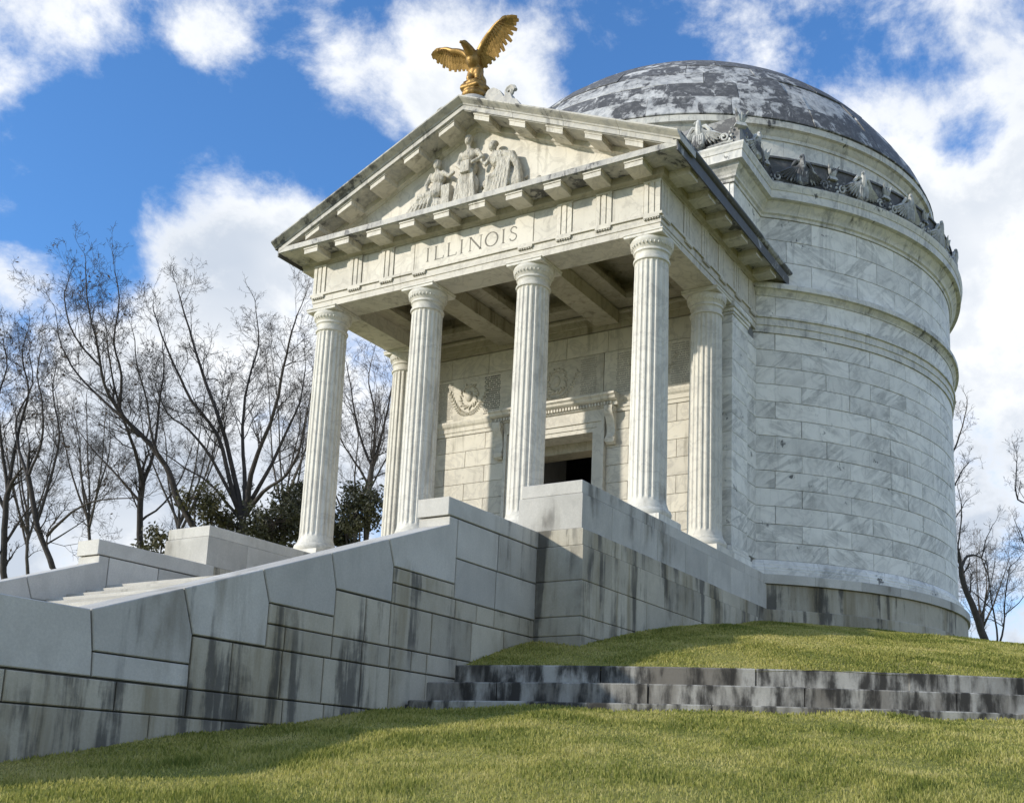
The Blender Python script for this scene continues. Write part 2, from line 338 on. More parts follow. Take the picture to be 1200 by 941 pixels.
class MB:
    def __init__(s): s.v = []; s.f = []
    def add(s, verts, faces):
        n = len(s.v); s.v.extend([tuple(map(float, q)) for q in verts]); s.f.extend([tuple(n+i for i in f) for f in faces]); return s
    def box(s, x0, x1, y0, y1, z0, z1):
        return s.add([(x0,y0,z0),(x1,y0,z0),(x1,y1,z0),(x0,y1,z0),(x0,y0,z1),(x1,y0,z1),(x1,y1,z1),(x0,y1,z1)],
                     [(0,3,2,1),(4,5,6,7),(0,1,5,4),(1,2,6,5),(2,3,7,6),(3,0,4,7)])
    def prism(s, pts, fn, d0, d1):
        """closed 2D polygon (counter-clockwise seen from +d) swept from d0 to d1; fn(u, v, d) gives the point"""
        n = len(pts)
        vs = [fn(u, v, d0) for u, v in pts] + [fn(u, v, d1) for u, v in pts]
        fs = [tuple(range(n-1,-1,-1)), tuple(range(n, 2*n))] + [(i, (i+1) % n, n+(i+1) % n, n+i) for i in range(n)]
        return s.add(vs, fs)
    def loft(s, rings, closed_ring=True, cap=True):
        n = len(rings[0]); base = []
        for r_ in rings: base.extend(r_)
        fs = []
        for i in range(len(rings)-1):
            for j in range(n if closed_ring else n-1):
                k = (j+1) % n
                fs.append((i*n+j, i*n+k, (i+1)*n+k, (i+1)*n+j))
        if cap and closed_ring:
            fs.append(tuple(range(n-1,-1,-1))); fs.append(tuple((len(rings)-1)*n+j for j in range(n)))
        return s.add(base, fs)
    def lathe(s, prof, a0=-180.0, a1=180.0, n=96, cx=0.0, cy=0.0, closed_prof=False):
        """profile (r, z) turned about a vertical axis; angle from -Y towards +X"""
        full = abs((a1-a0)-360) < 1e-6
        cnt = n if full else n+1
        vs = []
        for i in range(cnt):
            a = R(a0+(a1-a0)*i/n); sa, ca = math.sin(a), math.cos(a)
            vs.extend([(cx+r_*sa, cy-r_*ca, z) for r_, z in prof])
        k = len(prof); fs = []
        for i in range(n):
            i2 = (i+1) % cnt
            for j in range(k if closed_prof else k-1):
                j2 = (j+1) % k
                fs.append((i*k+j, i2*k+j, i2*k+j2, i*k+j2))
        if closed_prof and not full:
            fs.append(tuple(range(k))); fs.append(tuple((cnt-1)*k+j for j in range(k-1,-1,-1)))
        return s.add(vs, fs)
    def tube(s, pts, rads, n=6, cap=True):
        pts = [np.array(p, float) for p in pts]; rings = []
        t_prev = None; side = None
        for i, p in enumerate(pts):
            t = pts[min(i+1, len(pts)-1)]-pts[max(i-1, 0)]; t = t/(np.linalg.norm(t)+1e-9)
            if side is None:
                h = np.array([0,0,1.0]) if abs(t[2]) < 0.9 else np.array([1.0,0,0]); side = np.cross(t, h)
            side = side-t*(side@t); side /= (np.linalg.norm(side)+1e-9); up = np.cross(t, side)
            rings.append([tuple(p+rads[i]*(math.cos(2*math.pi*k/n)*side+math.sin(2*math.pi*k/n)*up)) for k in range(n)])
        return s.loft(rings, True, cap)
    def ball(s, c, r_, n=10, mrows=6, rot=None):
        rx, ry, rz = (r_, r_, r_) if isinstance(r_, (int, float)) else r_
        vs = []; 
        for i in range(mrows+1):
            th = math.pi*i/mrows
            for j in range(n):
                ph = 2*math.pi*j/n
                q = Vector((rx*math.sin(th)*math.cos(ph), ry*math.sin(th)*math.sin(ph), rz*math.cos(th)))
                if rot is not None: q = rot @ q
                vs.append((c[0]+q.x, c[1]+q.y, c[2]+q.z))
        fs = [(i*n+j, (i+1)*n+j, (i+1)*n+(j+1) % n, i*n+(j+1) % n) for i in range(mrows) for j in range(n)]
        return s.add(vs, fs)
    def mesh(s, name, mat, smooth=None):
        me = bpy.data.meshes.new(name); me.from_pydata(s.v, [], s.f)
        bm = bmesh.new(); bm.from_mesh(me); bmesh.ops.remove_doubles(bm, verts=bm.verts, dist=1e-5)
        bmesh.ops.recalc_face_normals(bm, faces=bm.faces); bm.to_mesh(me); bm.free()
        if smooth is not None:
            me.shade_smooth(); me.set_sharp_from_angle(angle=R(smooth))
        if mat is not None: me.materials.append(mat)
        me.update(); return me
    def build(s, name, mat, parent=None, smooth=None, kind=None):
        o = bpy.data.objects.new(name, s.mesh(name, mat, smooth))
        if kind: o['kind'] = kind
        return link(o, parent)

def inset(pts, d):
    """move every edge of a counter-clockwise polygon inwards by d"""
    n = len(pts); out = []
    for i in range(n):
        p0, p1, p2 = pts[i-1], pts[i], pts[(i+1) % n]
        def nrm(a, b_):
            dx, dy = b_[0]-a[0], b_[1]-a[1]; l = math.hypot(dx, dy); return (-dy/l, dx/l)
        n1, n2 = nrm(p0, p1), nrm(p1, p2)
        k = 1+n1[0]*n2[0]+n1[1]*n2[1]
        out.append((p1[0]+d*(n1[0]+n2[0])/k, p1[1]+d*(n1[1]+n2[1])/k))
    return out
def ccw(pts):
    a = sum(pts[i-1][0]*pts[i][1]-pts[i][0]*pts[i-1][1] for i in range(len(pts)))
    return pts if a > 0 else pts[::-1]
def stone_rings(pts, fn, d0, d1, gap=0.006, ch=0.010, both=True):
    """a stone with eased edges between depth d0 and d1 along the wall's normal"""
    p = inset(ccw(pts), gap); q = inset(p, ch); mb = MB(); s_ = 1 if d1 > d0 else -1
    rings = []
    if both: rings.append([fn(u, v, d0) for u, v in q]); rings.append([fn(u, v, d0+s_*ch) for u, v in p])
    else: rings.append([fn(u, v, d0) for u, v in p])
    rings.append([fn(u, v, d1-s_*ch) for u, v in p]); rings.append([fn(u, v, d1) for u, v in q])
    return mb.loft(rings)

YD, RD = 13.326, 9.133          # axis and radius of the drum
XC = [-4.95, -1.65, 1.65, 4.95] # column axes
rng = random.Random(7)

# ------------------------------------------------------------------ ground
GT = [(0,-1.2),(8.8,-1.3),(9.6,-1.36),(10.6,-1.53),(12,-1.84),(15.06,-2.36),(18.3,-3.13),(20.0,-3.64),(20.62,-3.86)]
def ground_z(x, y):
    r_ = math.hypot(x, y-YD)
    wob = 0.03*math.sin(x*0.9+1.3)*math.cos(y*0.7)+0.02*math.sin(x*2.1+y*1.7)
    if r_ < 20.62:
        return float(np.interp(r_, [a for a, _ in GT], [b for _, b in GT]))+wob*min(1, max(0, r_-10)/3)
    fr = (YD-y)/max(r_, 1e-6)                   # 1 in front of the steps, -1 behind the drum
    t = min(1, max(0, (fr+0.15)/0.5)); t = t*t*(3-2*t)
    sl = 0.022+0.146*t
    rr = max(0.0, r_-21.9)
    return -4.60-sl*min(rr, 24)-0.01*max(0, min(rr, 200)-24)+wob
def ground_sheet(name, radii, label):
    na = 240; vs = []; fs = []
    for r_ in radii:
        for i in range(na):
            a = 2*math.pi*i/na; x = r_*math.sin(a); y = YD-r_*math.cos(a); vs.append((x, y, ground_z(x, y)))
    for k in range(len(radii)-1):
        for i in range(na):
            j = (i+1) % na; fs.append((k*na+i, k*na+j, (k+1)*na+j, (k+1)*na+i))
    me = bpy.data.meshes.new(name); me.from_pydata(vs, [], fs); me.shade_smooth(); me.materials.append(M['lawn'])
    o = bpy.data.objects.new(name, me); COL.objects.link(o); tag(o, label, 'lawn', kind='structure'); return o
ground_sheet('terrace_lawn', list(np.arange(8.9, 20.6, 0.45))+[20.6], 'grassy mound rising from the terrace wall to the round monument')
ground_sheet('lawn', list(np.arange(21.7, 46, 0.6))+[50,56,65,80,110,160,240,400,800,1500], 'sloping lawn below the terrace wall')

# ------------------------------------------------------------------ terrace wall: three low curved courses
def terrace():
    t = empty('terrace_wall', (0, YD-20.7, -4.6), 'low curved terrace wall of black streaked granite courses below the mound', 'wall')
    rows = [(20.60, -4.15, -3.80, 7.0, -0.7), (21.32, -4.50, -4.15, 6.5, 3.1), (21.95, -4.95, -4.50, 6.2, 0.4)]
    for k, (r1, z0, z1, da, off) in enumerate(rows):
        seg = 8
        def blk(w):
            mb = MB(); g = 0.009/r1; ch = 0.02; hw = R(w)/2-g; secs = []
            zt = z1-z0-0.004
            prof = [(r1-1.25, 0.0), (r1, 0.0), (r1, zt-ch), (r1-ch, zt), (r1-1.25, zt)]
            rings = []
            for i in range(seg+1):
                a = -hw+2*hw*i/seg
                rings.append([(r_*math.sin(a), -r_*math.cos(a), z) for r_, z in prof])
            return mb.loft(rings).mesh('stone', M['terrace'])
        me = blk(da); n = int(360/da)
        for i in range(-n//2, n//2+1):
            a = off+i*da+da/2
            if abs(a) > 175: continue
            x = r1*math.sin(R(a)); y = YD-r1*math.cos(R(a))
            if abs(a)+da/2 > 160: continue
            # leave the stairs free; the stones tuck into the stair walls
            if abs(r1*math.sin(R(a))) < 4.3 and y < YD: continue
            inst('stone', me, (rng.uniform(-.004,.004), YD+rng.uniform(-.012,.012), z0+rng.uniform(-0.006,0.004)), R(a), t)
    # earth behind the stones so that the joints stay dark
    mb = MB()
    for s_ in (-1, 1):
        lo, hi = (12, 168) if s_ > 0 else (-168, -12)
        mb.lathe([(20.45,-5.2),(21.85,-5.2),(21.85,-4.56),(21.22,-4.56),(21.22,-4.2),(20.52,-4.2),(20.52,-3.86),(20.45,-3.86)], lo, hi, 120, 0, YD, True)
    mb.build('bed', M['mortar'], t)
terrace()

# ------------------------------------------------------------------ stairs and their walls
XI2, XO2 = 4.105, 4.765
def cheek(side, label):
    t = empty('stair_wall', (side*(XI2+XO2)/2, -10.5, -4.9), label, 'wall', 'stair walls')
    fn = lambda u, v, d: (side*d, u, v)
    S = []
    S.append([(-17.6,-4.69),(-15.9,-4.69),(-15.9,-3.92),(-17.6,-3.92)])
    S.append([(-15.9,-4.69),(-13.58,-4.69),(-13.60,-4.40),(-13.68,-3.92),(-15.9,-3.92)])
    S.append([(-13.60,-4.40),(-12.23,-4.40),(-12.23,-4.03),(-12.43,-3.465),(-13.68,-3.92)])
    S.append([(-13.58,-4.69),(-12.22,-4.69),(-12.23,-4.40),(-13.60,-4.40)])
    S.append([(-12.23,-4.03),(-11.0,-4.03),(-11.0,-3.43),(-11.16,-2.99),(-12.43,-3.465)])
    S.append([(-11.0,-3.43),(-9.72,-3.43),(-9.72,-3.02),(-9.87,-2.505),(-11.16,-2.99)])
    S.append([(-9.72,-3.02),(-8.46,-3.02),(-8.46,-2.45),(-8.62,-2.03),(-9.87,-2.505)])
    S.append([(-8.46,-2.45),(-6.85,-2.45),(-6.85,-1.31),(-7.10,-1.31),(-7.10,-1.455),(-8.62,-2.03)])
    lowS = []
    S.append([(-6.85,-2.0),(-5.60,-2.0),(-5.60,-1.31),(-6.85,-1.31)]); S.append([(-5.60,-2.0),(-4.1,-2.0),(-4.1,-1.31),(-5.60,-1.31)])
    S.append([(-6.85,-2.70),(-5.63,-2.70),(-5.63,-2.0),(-6.85,-2.0)]); S.append([(-5.63,-2.70),(-4.1,-2.70),(-4.1,-2.0),(-5.63,-2.0)])
    def rect(y0, y1, z0, z1): lowS.append([(y0,z0),(y1,z0),(y1,z1),(y0,z1)])
    rect(-8.46,-6.85,-2.70,-2.45)
    for z0, z1, js in [(-3.03,-2.70,[-8.46,-6.80,-6.18,-5.63,-4.1]), (-3.71,-3.03,[-9.72,-9.05,-8.47,-7.42,-6.3,-5.3,-4.1]),
                       (-3.71,-3.43,[-11.0,-9.72]), (-4.04,-3.71,[-11.0,-10.66,-9.73,-9.08,-8.43,-7.9,-7.5,-6.7,-5.6,-4.1]),
                       (-4.70,-4.04,[-12.22,-11.57,-10.68,-9.87,-9.07,-8.40,-7.5,-6.4,-5.2,-4.1]),
                       (-5.05,-4.70,[-17.6,-16.0,-14.6,-13.24,-12.22,-11.4,-10.6,-9.8,-9.0,-8.2,-7.1,-5.6]),
                       (-5.75,-5.05,[-17.6,-16.6,-15.0,-12.74,-11.63,-10.7,-9.6,-8.6,-7.4]),
                       (-6.45,-5.75,[-17.6,-16.2,-14.4,-13.1,-11.6,-10.4])]:
        for a, b_ in zip(js[:-1], js[1:]): rect(a, b_, z0, z1)
    for k, (lst, mt) in enumerate(((S, M['granite']), (lowS, M['granite_low']))):
        for p in lst:
            o = stone_rings(p, fn, XI2+rng.uniform(-.004,.004), XO2+rng.uniform(-.005,.004), 0.0095, 0.012).build('stone', mt, t)
    cap = [(-7.145,-1.30),(-4.10,-1.30),(-4.10,-0.982),(-7.145,-0.982)]
    stone_rings(cap, fn, XI2-0.01, XO2+0.004, 0.003, 0.012).build('capstone', M['granite'], t)
    core = [(-17.5,-6.4),(-10.5,-6.4),(-7.4,-5.7),(-4.3,-5.0),(-4.3,-1.2),(-7.0,-1.2),(-7.03,-1.55),(-13.66,-4.0),(-17.5,-4.0)]
    MB().prism(ccw(core), fn, XI2+0.05, XO2-0.05).build('core', M['mortar'], t)
cheek(1, 'grey granite stair wall with kinked coping stones, running into the curved terrace wall')
cheek(-1, 'grey granite stair wall across the steps, in front of the bare trees')

def stairs():
    t = empty('staircase', (0, -9, -4.9), 'broad flight of pale stone steps rising between the two stair walls', 'stairs')
    RUN, RISE = 0.4315, 0.163
    def step(y0, y1, z1, th, w=XI2-0.012, name='step'):
        stone_rings([(-w, 0), (w, 0), (w, y1-y0), (-w, y1-y0)], lambda u, v, d: (u, y0+v, d), z1-th, z1, 0.001, 0.012).build(name, M['stair'], t)
    y, z = -0.72, -0.004                     # upper flight between the pedestals
    for i in range(11):
        z -= 0.159; step(y-0.316, y+0.06, z, 0.30); y -= 0.316
    z = -1.91; step(-6.87, y+0.03, z, 0.35, name='landing')
    y = -6.87
    while z > -4.40:                         # long flight between the sloping walls
        z -= RISE; step(y-RUN, y+0.06, z, 0.30); y -= RUN
    z -= RISE; step(y-2.0, y+0.03, z, 0.35, name='landing'); y -= 2.0
    for i in range(8):
        z -= RISE; step(y-RUN, y+0.06, z, 0.30); y -= RUN
    MB().prism(ccw([(-0.8,-0.45),(-0.8,-4.0),(-6,-6.3),(-19,-7.2),(-19.2,-7.0),(-15.3,-5.25),(-13.4,-5.0),(-6.8,-2.45),(-4.3,-2.3)]), lambda u, v, d: (d, u, v), -XI2+0.02, XI2-0.02).build('core', M['mortar'], t)
stairs()

# ------------------------------------------------------------------ the monument
MEM = empty('memorial_building', (0, 6.0, -1.2), 'white marble domed rotunda with a four column portico and gabled pediment', 'monument')
def ang_pt(r_, a, z): return (r_*math.sin(R(a)), YD-r_*math.cos(R(a)), z)
A_VIS = (24.0, 124.0)           # the side of the drum that can be seen
def curved_block(da, r0, r1, h, gap=0.0055, ch=0.008, seg=3, mat=None, name='wall_block'):
    hw = R(da)/2-gap/r1; rings = []; mb = MB()
    prof = [(r0, gap), (r1-ch, gap), (r1, gap+ch), (r1, h-gap-ch), (r1-ch, h-gap), (r0, h-gap)]
    N_ = [-hw, -hw+ch/r1]+[(-hw+ch/r1)+(2*hw-2*ch/r1)*i/seg for i in range(1, seg)]+[hw-ch/r1, hw]
    for k, a in enumerate(N_):
        e = ch if k in (0, len(N_)-1) else 0
        rings.append([((q-(e if q > r0+1e-6 else 0))*math.sin(a), -(q-(e if q > r0+1e-6 else 0))*math.cos(a), z) for q, z in prof])
    return mb.loft(rings).mesh(name, mat, 25)
def ring_stones(parent, prof, da, off, mat, name, z=0.0, gap=0.004, seg=4, vis=A_VIS, jit=0.0):
    """closed profile (r, z) cut into equal stones on the visible side, one piece round the back"""
    rm = max(p[0] for p in prof); hw = R(da)/2-gap/rm
    rings = []
    for i in range(seg+1):
        a = -hw+2*hw*i/seg; rings.append([(q*math.sin(a), -q*math.cos(a), zz) for q, zz in prof])
    me = MB().loft(rings).mesh(name, mat, 30)
    n0 = math.ceil((vis[0]-off)/da); n1 = math.floor((vis[1]-off)/da)
    for i in range(n0, n1):
        inst(name, me, (0, YD, z+rng.uniform(-jit, jit)), R(off+(i+0.5)*da), parent)
    lo, hi = off+n0*da, off+n1*da
    MB().lathe([(q, zz+z) for q, zz in prof], hi, lo+360, 90, 0, YD, True).build(name+'_back', mat, parent, 30)

# ---- podium
def podium():
    core = MB(); core.box(-5.55, 5.55, -0.72, 7.0, -3.6, -0.06)
    for s_ in (-1, 1):
        core.box(min(s_*4.4, s_*5.55), max(s_*4.4, s_*5.55), -4.08, -0.72, -4.2, -0.06)
    core.lathe([(1.0,-1.6),(9.34,-1.6),(9.34,-0.06),(1.0,-0.06)], 0-180, 180, 120, 0, YD, True)
    pod = core.build('podium', M['mortar_light'], MEM)
    rows = [  # z0, z1, outward offset, corner stone end, joints along the side, material
        (-0.27, 0.0, 0.00, -1.1, [-1.1,0.9,2.6,4.3,6.2], 'granite'),
        (-0.97,-0.27, 0.035,-3.0, [-3.0,-0.9,0.55,1.81,3.3,4.68,6.2], 'granite'),
        (-1.31,-0.97, 0.10, -2.7, [-2.7,-0.09,2.2,4.2,6.2], 'granite_low'),
        (-1.98,-1.31, 0.135,-3.15,[-3.15,-2.4,-0.73,1.2,3.4,6.2], 'granite_low'),
        (-2.66,-1.98, 0.14, -3.75,[-3.75,-2.9,-1.6,0.2,2.4,4.4], 'granite_low'),
        (-3.02,-2.66, 0.14, -3.2, [-3.2,-1.5,0.3,2.0], 'granite_low'),
        (-3.75,-3.02, 0.14, -2.9, [-2.9,-1.2,0.6], 'granite_low')]
    for s_ in (1, -1):
        for z0, z1, o, ye, js, mt in rows:
            fn = lambda u, v, d, s_=s_: (s_*u, v, d)
            x0, x1, y0 = 4.284-o, 5.646+o, -4.177-o
            q = [(x0, y0), (x1, y0), (x1, ye), (x0, ye)]
            stone_rings(q if s_ > 0 else q, fn, z0+0.004, z1-0.004, 0.003, 0.014).build('podium_stone', M[mt], pod)
            if ye < -0.8:
                stone_rings([(4.284-o, ye), (4.60, ye), (4.60, -0.735), (4.284-o, -0.735)], fn, z0+0.004, z1-0.004, 0.004, 0.012).build('podium_stone', M[mt], pod)
            f2 = lambda u, v, d, s_=s_: (s_*d, u, v)
            for a, b_ in zip(js[:-1], js[1:]):
                stone_rings([(a,z0),(b_,z0),(b_,z1),(a,z1)], f2, 5.0, x1+rng.uniform(-.004,.003), 0.005, 0.011).build('podium_stone', M[mt], pod)
    for z0, z1, r1, da, off, mt in [(-0.27,0.0,9.475,9.0,36.6,'granite'),(-0.97,-0.27,9.40,12.0,35.0,'granite_low'),(-1.31,-0.97,9.50,11.0,38.0,'granite_low'),(-2.0,-1.31,9.54,11.0,33.0,'granite_low')]:
        ring_stones(pod, [(9.0,z0+.004),(r1,z0+.004),(r1,z1-.018),(r1-.014,z1-.004),(9.0,z1-.004)], da, off, M[mt], 'podium_stone', vis=(28,130), jit=0.002)
    fl = MB(); fl.box(-5.3, 5.3, -0.78, 4.0, -0.2, -0.012)
    for i in range(1): fl.build('portico_floor', M['stair'], MEM)
    MB().lathe([(0.01,-0.005),(8.4,-0.005)], -180, 180, 64, 0, YD).build('rotunda_floor', M['inside'], MEM)
podium()

# ---- drum
CH_ = 0.504
def drum():
    RI = RD-0.055
    core = MB()
    for lo, hi in ((9.0, 351.0),):
        core.lathe([(8.4,-0.02),(RI,-0.02),(RI,4.62),(8.4,4.62)], lo, hi, 140, 0, YD, True)
    core.lathe([(8.4,4.62),(RI,4.62),(RI,11.2),(8.4,11.2)], -180, 180, 140, 0, YD, True)
    dw = core.build('drum_wall', M['mortar_light'], MEM, 30)
    # ashlar facing
    me = curved_block(10.0, RD-0.12, RD, CH_, mat=M['wall'])
    for c in range(13):
        z = 0.448+c*CH_; off = 39.3+(0.0 if c % 2 == 0 else 5.0)
        for i in range(-2, 9):
            a = off-5.0+i*10.0
            if not (A_VIS[0] < a < A_VIS[1]): continue
            inst('wall_block', me, (0, YD, z), R(a+rng.uniform(-.04,.04)), dw, (1+rng.uniform(-.0006,.0006),)*2+(1,))
    me2 = curved_block(10.0, RD-0.12, RD+0.004, 0.667, mat=M['wall'])
    for c in range(3):
        z = 8.54+c*0.667; off = 41.5+(0.0 if c % 2 else 5.0)
        for i in range(-2, 9):
            a = off-5.0+i*10.0
            if A_VIS[0] < a < A_VIS[1]: inst('wall_block', me2, (0, YD, z), R(a), dw)
    MB().lathe([(RD-.1,0.4),(RD,0.4),(RD,7.1),(RD-.1,7.1)], 121.0, 384.0-48.0, 90, 0, YD, True).build('drum_back', M['wall'], dw, 30)
    MB().lathe([(RD-.1,8.5),(RD,8.5),(RD,10.6),(RD-.1,10.6)], 121.0, 384.0-48.0, 90, 0, YD, True).build('drum_back', M['wall'], dw, 30)
    # mouldings, all in stones
    ring_stones(dw, [(9.0,0.003),(9.345,0.003),(9.345,0.13),(9.31,0.16),(9.315,0.20),(9.29,0.25),(9.235,0.275),(9.235,0.31),(9.17,0.40),(9.14,0.445),(9.0,0.445)], 10.0, 37.0, M['wall'], 'base_moulding')
    a = RD
    ring_stones(dw, [(9.0,7.003),(a+.045,7.003),(a+.045,7.205),(a+.075,7.215),(a+.075,7.425),(a+.125,7.432),(a+.125,7.495),(9.0,7.497)], 20.0, 37.0, M['trim'], 'architrave_stone', gap=0.003)
    ring_stones(dw, [(9.0,7.50),(a+.05,7.50),(a+.05,8.09),(9.0,8.09)], 10.0, 39.3, M['wall'], 'frieze_stone')
    ring_stones(dw, [(9.0,8.093),(a+.075,8.093),(a+.085,8.14),(a+.13,8.19),(a+.17,8.26),(a+.25,8.275),(a+.25,8.40),(a+.225,8.41),(a+.215,8.45),(a+.01,8.535),(9.0,8.535)], 10.0, 43.0, M['trim'], 'belt_course_stone')
    ring_stones(dw, CORN_PROF, 7.0, 36.5, M['trim'], 'cornice_stone', jit=0.002)
    # attic and its small cornice under the dome
    ring_stones(dw, [(8.0,11.3),(8.44,11.3),(8.44,13.50),(8.0,13.5)], 9.0, 34.0, M['trim'], 'attic_stone')
    ring_stones(dw, [(8.0,13.503),(8.48,13.503),(8.49,13.60),(8.58,13.70),(8.61,13.78),(8.71,13.80),(8.72,13.99),(8.0,13.99)], 9.0, 30.0, M['trim'], 'attic_cornice_stone')
CORN_PROF = [(8.3,10.545),(RD+.035,10.545),(RD+.045,10.62),(RD+.10,10.66),(RD+.11,10.72),(RD+.16,10.80),(RD+.24,10.88),(RD+.27,10.95),(RD+.40,10.965),(RD+.40,11.20),(RD+.42,11.215),(RD+.44,11.30),(RD+.47,11.37),(RD+.47,11.42),(8.3,11.45)]
drum()

# ---- dome
def dome():
    zc, rs = 10.5, 9.41; e0 = math.asin((14.0-zc)/rs)
    core = [( (rs-.10)*math.cos(e), zc+(rs-.10)*math.sin(e)) for e in np.linspace(e0-0.01, math.pi/2, 24)]
    inner = [((rs-.6)*math.cos(e), zc+(rs-.6)*math.sin(e)) for e in np.linspace(math.pi/2, e0-0.01, 24)]
    dm = MB().lathe(core+inner, -180, 180, 72, 0, YD, True).build('dome', M['mortar'], MEM, 60)
    n = 12; es = np.linspace(e0, math.pi/2-0.035, n+1)
    for k in range(n):
        ea, eb = es[k], es[k+1]; rm = rs*math.cos(ea)
        cnt = max(6, int(round(2*math.pi*rm/(2.25 if k % 2 else 2.6))))
        da = 360.0/cnt; rr = rs+rng.uniform(-.012,.012)+(0.06 if k == 0 else 0.0)
        hw = math.pi/cnt; g = 0.008; mb = MB(); rings = []
        for i in range(5):
            a = -hw+2*hw*i/4; gg = g*(1 if i == 0 else -1 if i == 4 else 0)
            sec = []
            for (rad, e) in ((rr-.12, ea+.0006), (rr-.012, ea+.0006), (rr, ea+.003), (rr, (ea+eb)/2), (rr, eb-.003), (rr-.012, eb-.0006), (rr-.12, eb-.0006)):
                aa = a+gg/max(.3, rad*math.cos(e)); sec.append((rad*math.cos(e)*math.sin(aa), -rad*math.cos(e)*math.cos(aa), zc+rad*math.sin(e)))
            rings.append(sec)
        me = mb.loft(rings).mesh('dome_block', M['dome'], 25)
        off = rng.uniform(0, da)
        for i in range(cnt): kj = 1+rng.uniform(-.0045, .0035); inst('dome_block', me, (0, YD, 0), R(off+i*da), dm, (kj, kj, 1))
    MB().lathe([(0.001, zc+rs+.03),(0.30, zc+rs+.02),(0.42, zc+rs-.08)], -180, 180, 20, 0, YD).build('crown_stone', M['dome'], dm, 40)
dome()

# ---- sculpture helper: lumps melted into one skin
def sculpt(name, balls, caps, parent, mat, voxel=0.03, smooth=6, extra=None):
    mb = MB()
    for c, r_ in balls: mb.ball(c, r_, 12, 8)
    for pts, rads in caps:
        mb.tube(pts, rads, 10)
        for p, q in ((pts[0], rads[0]), (pts[-1], rads[-1])): mb.ball(p, q, 10, 6)
    if extra: extra(mb)
    me = bpy.data.meshes.new(name); me.from_pydata(mb.v, [], mb.f); me.materials.append(mat)
    bm = bmesh.new(); bm.from_mesh(me); bmesh.ops.recalc_face_normals(bm, faces=bm.faces); bm.to_mesh(me); bm.free()
    o = bpy.data.objects.new(name, me); link(o, parent)
    rm = o.modifiers.new('remesh', 'REMESH'); rm.mode = 'VOXEL'; rm.voxel_size = voxel; rm.use_smooth_shade = True
    sm = o.modifiers.new('smooth', 'SMOOTH'); sm.iterations = smooth; sm.factor = 0.5
    return o

# ---- cresting of carved eagles and antefixes round the cornice
def crest_unit(wrap):
    """carved eagle with spread wings, shield and two volutes; local x along the wall, -y outward"""
    mb = MB()
    def P(x, y, z): return wrap(x, y, z)
    # wings: overlapping feathers fanning down and out
    for s_ in (-1, 1):
        for i in range(7):
            t = i/6.0; rx = s_*(0.09+0.04*t); rz = 0.62-0.08*t
            ang = R(-88+62*t); L_ = 0.52-0.10*abs(t-0.55)
            tx, tz = rx+s_*L_*math.cos(ang)*1.25, rz+L_*math.sin(ang)
            w = 0.068
            nx, nz = -math.sin(ang)*s_, math.cos(ang)
            y0 = -0.10-0.03*(1-t)
            mb.loft([[P(rx-nx*w*.5, y0, rz-nz*w*.5), P(rx, y0-.05, rz), P(rx+nx*w*.5, y0, rz+nz*w*.5), P(rx, 0.0, rz)],
                     [P((rx+tx)/2-nx*w, y0+.01, (rz+tz)/2-nz*w), P((rx+tx)/2, y0-.05, (rz+tz)/2), P((rx+tx)/2+nx*w, y0+.01, (rz+tz)/2+nz*w), P((rx+tx)/2, 0.0, (rz+tz)/2)],
                     [P(tx-nx*.02, y0+.05, tz-nz*.02), P(tx, y0+.02, tz), P(tx+nx*.02, y0+.05, tz+nz*.02), P(tx, 0.0, tz)]])
        # shoulder
        mb.tube([P(s_*0.07,-.11,0.66), P(s_*0.19,-.11,0.68), P(s_*0.33,-.09,0.52), P(s_*0.42,-.07,0.33)], [0.05,0.06,0.05,0.025], 6)
        # volute
        pts = []; rad = []
        for k in range(15):
            th = k*0.62; rr = 0.135*(1-k/18.0); pts.append(P(s_*(0.74-rr*math.cos(th)*1.0), -0.07-0.003*k, 0.19+rr*math.sin(th))); rad.append(0.028)
        mb.tube(pts, rad, 6)
        mb.tube([P(s_*0.2,-.05,0.03), P(s_*0.62,-.06,0.04), P(s_*0.74,-.06,0.05), P(s_*0.98,-.05,0.05)], [0.03,0.035,0.035,0.03], 6)
        for k in range(4): mb.ball(P(s_*(0.90+.045*(k % 2)), -.07, .10+.11*k), .05-.006*k, 6, 4)
    # shield on the breast and head
    sh = [(-.17,.10),(0,.02),(.17,.10),(.19,.36),(.15,.47),(0,.44),(-.15,.47),(-.19,.36)]
    mb.loft([[P(u, -.02, v) for u, v in sh], [P(u, -.15, v) for u, v in sh], [P(u*.8, -.19, .26+(v-.26)*.85) for u, v in sh]])
    for u in (-.09, -.03, .03, .09): mb.loft([[P(u-.014,-.18,.1), P(u+.014,-.18,.1), P(u+.014,-.205,.1), P(u-.014,-.205,.1)], [P(u-.014,-.18,.40), P(u+.014,-.18,.40), P(u+.014,-.205,.40), P(u-.014,-.205,.40)]])
    mb.tube([P(0,-.10,.42), P(0,-.14,.60), P(0,-.16,.76), P(.0,-.15,.86)], [.10,.10,.075,.05], 8)
    mb.tube([P(-.02,-.17,.80), P(-.09,-.20,.79), P(-.115,-.20,.74)], [.04,.028,.012], 6)
    return mb
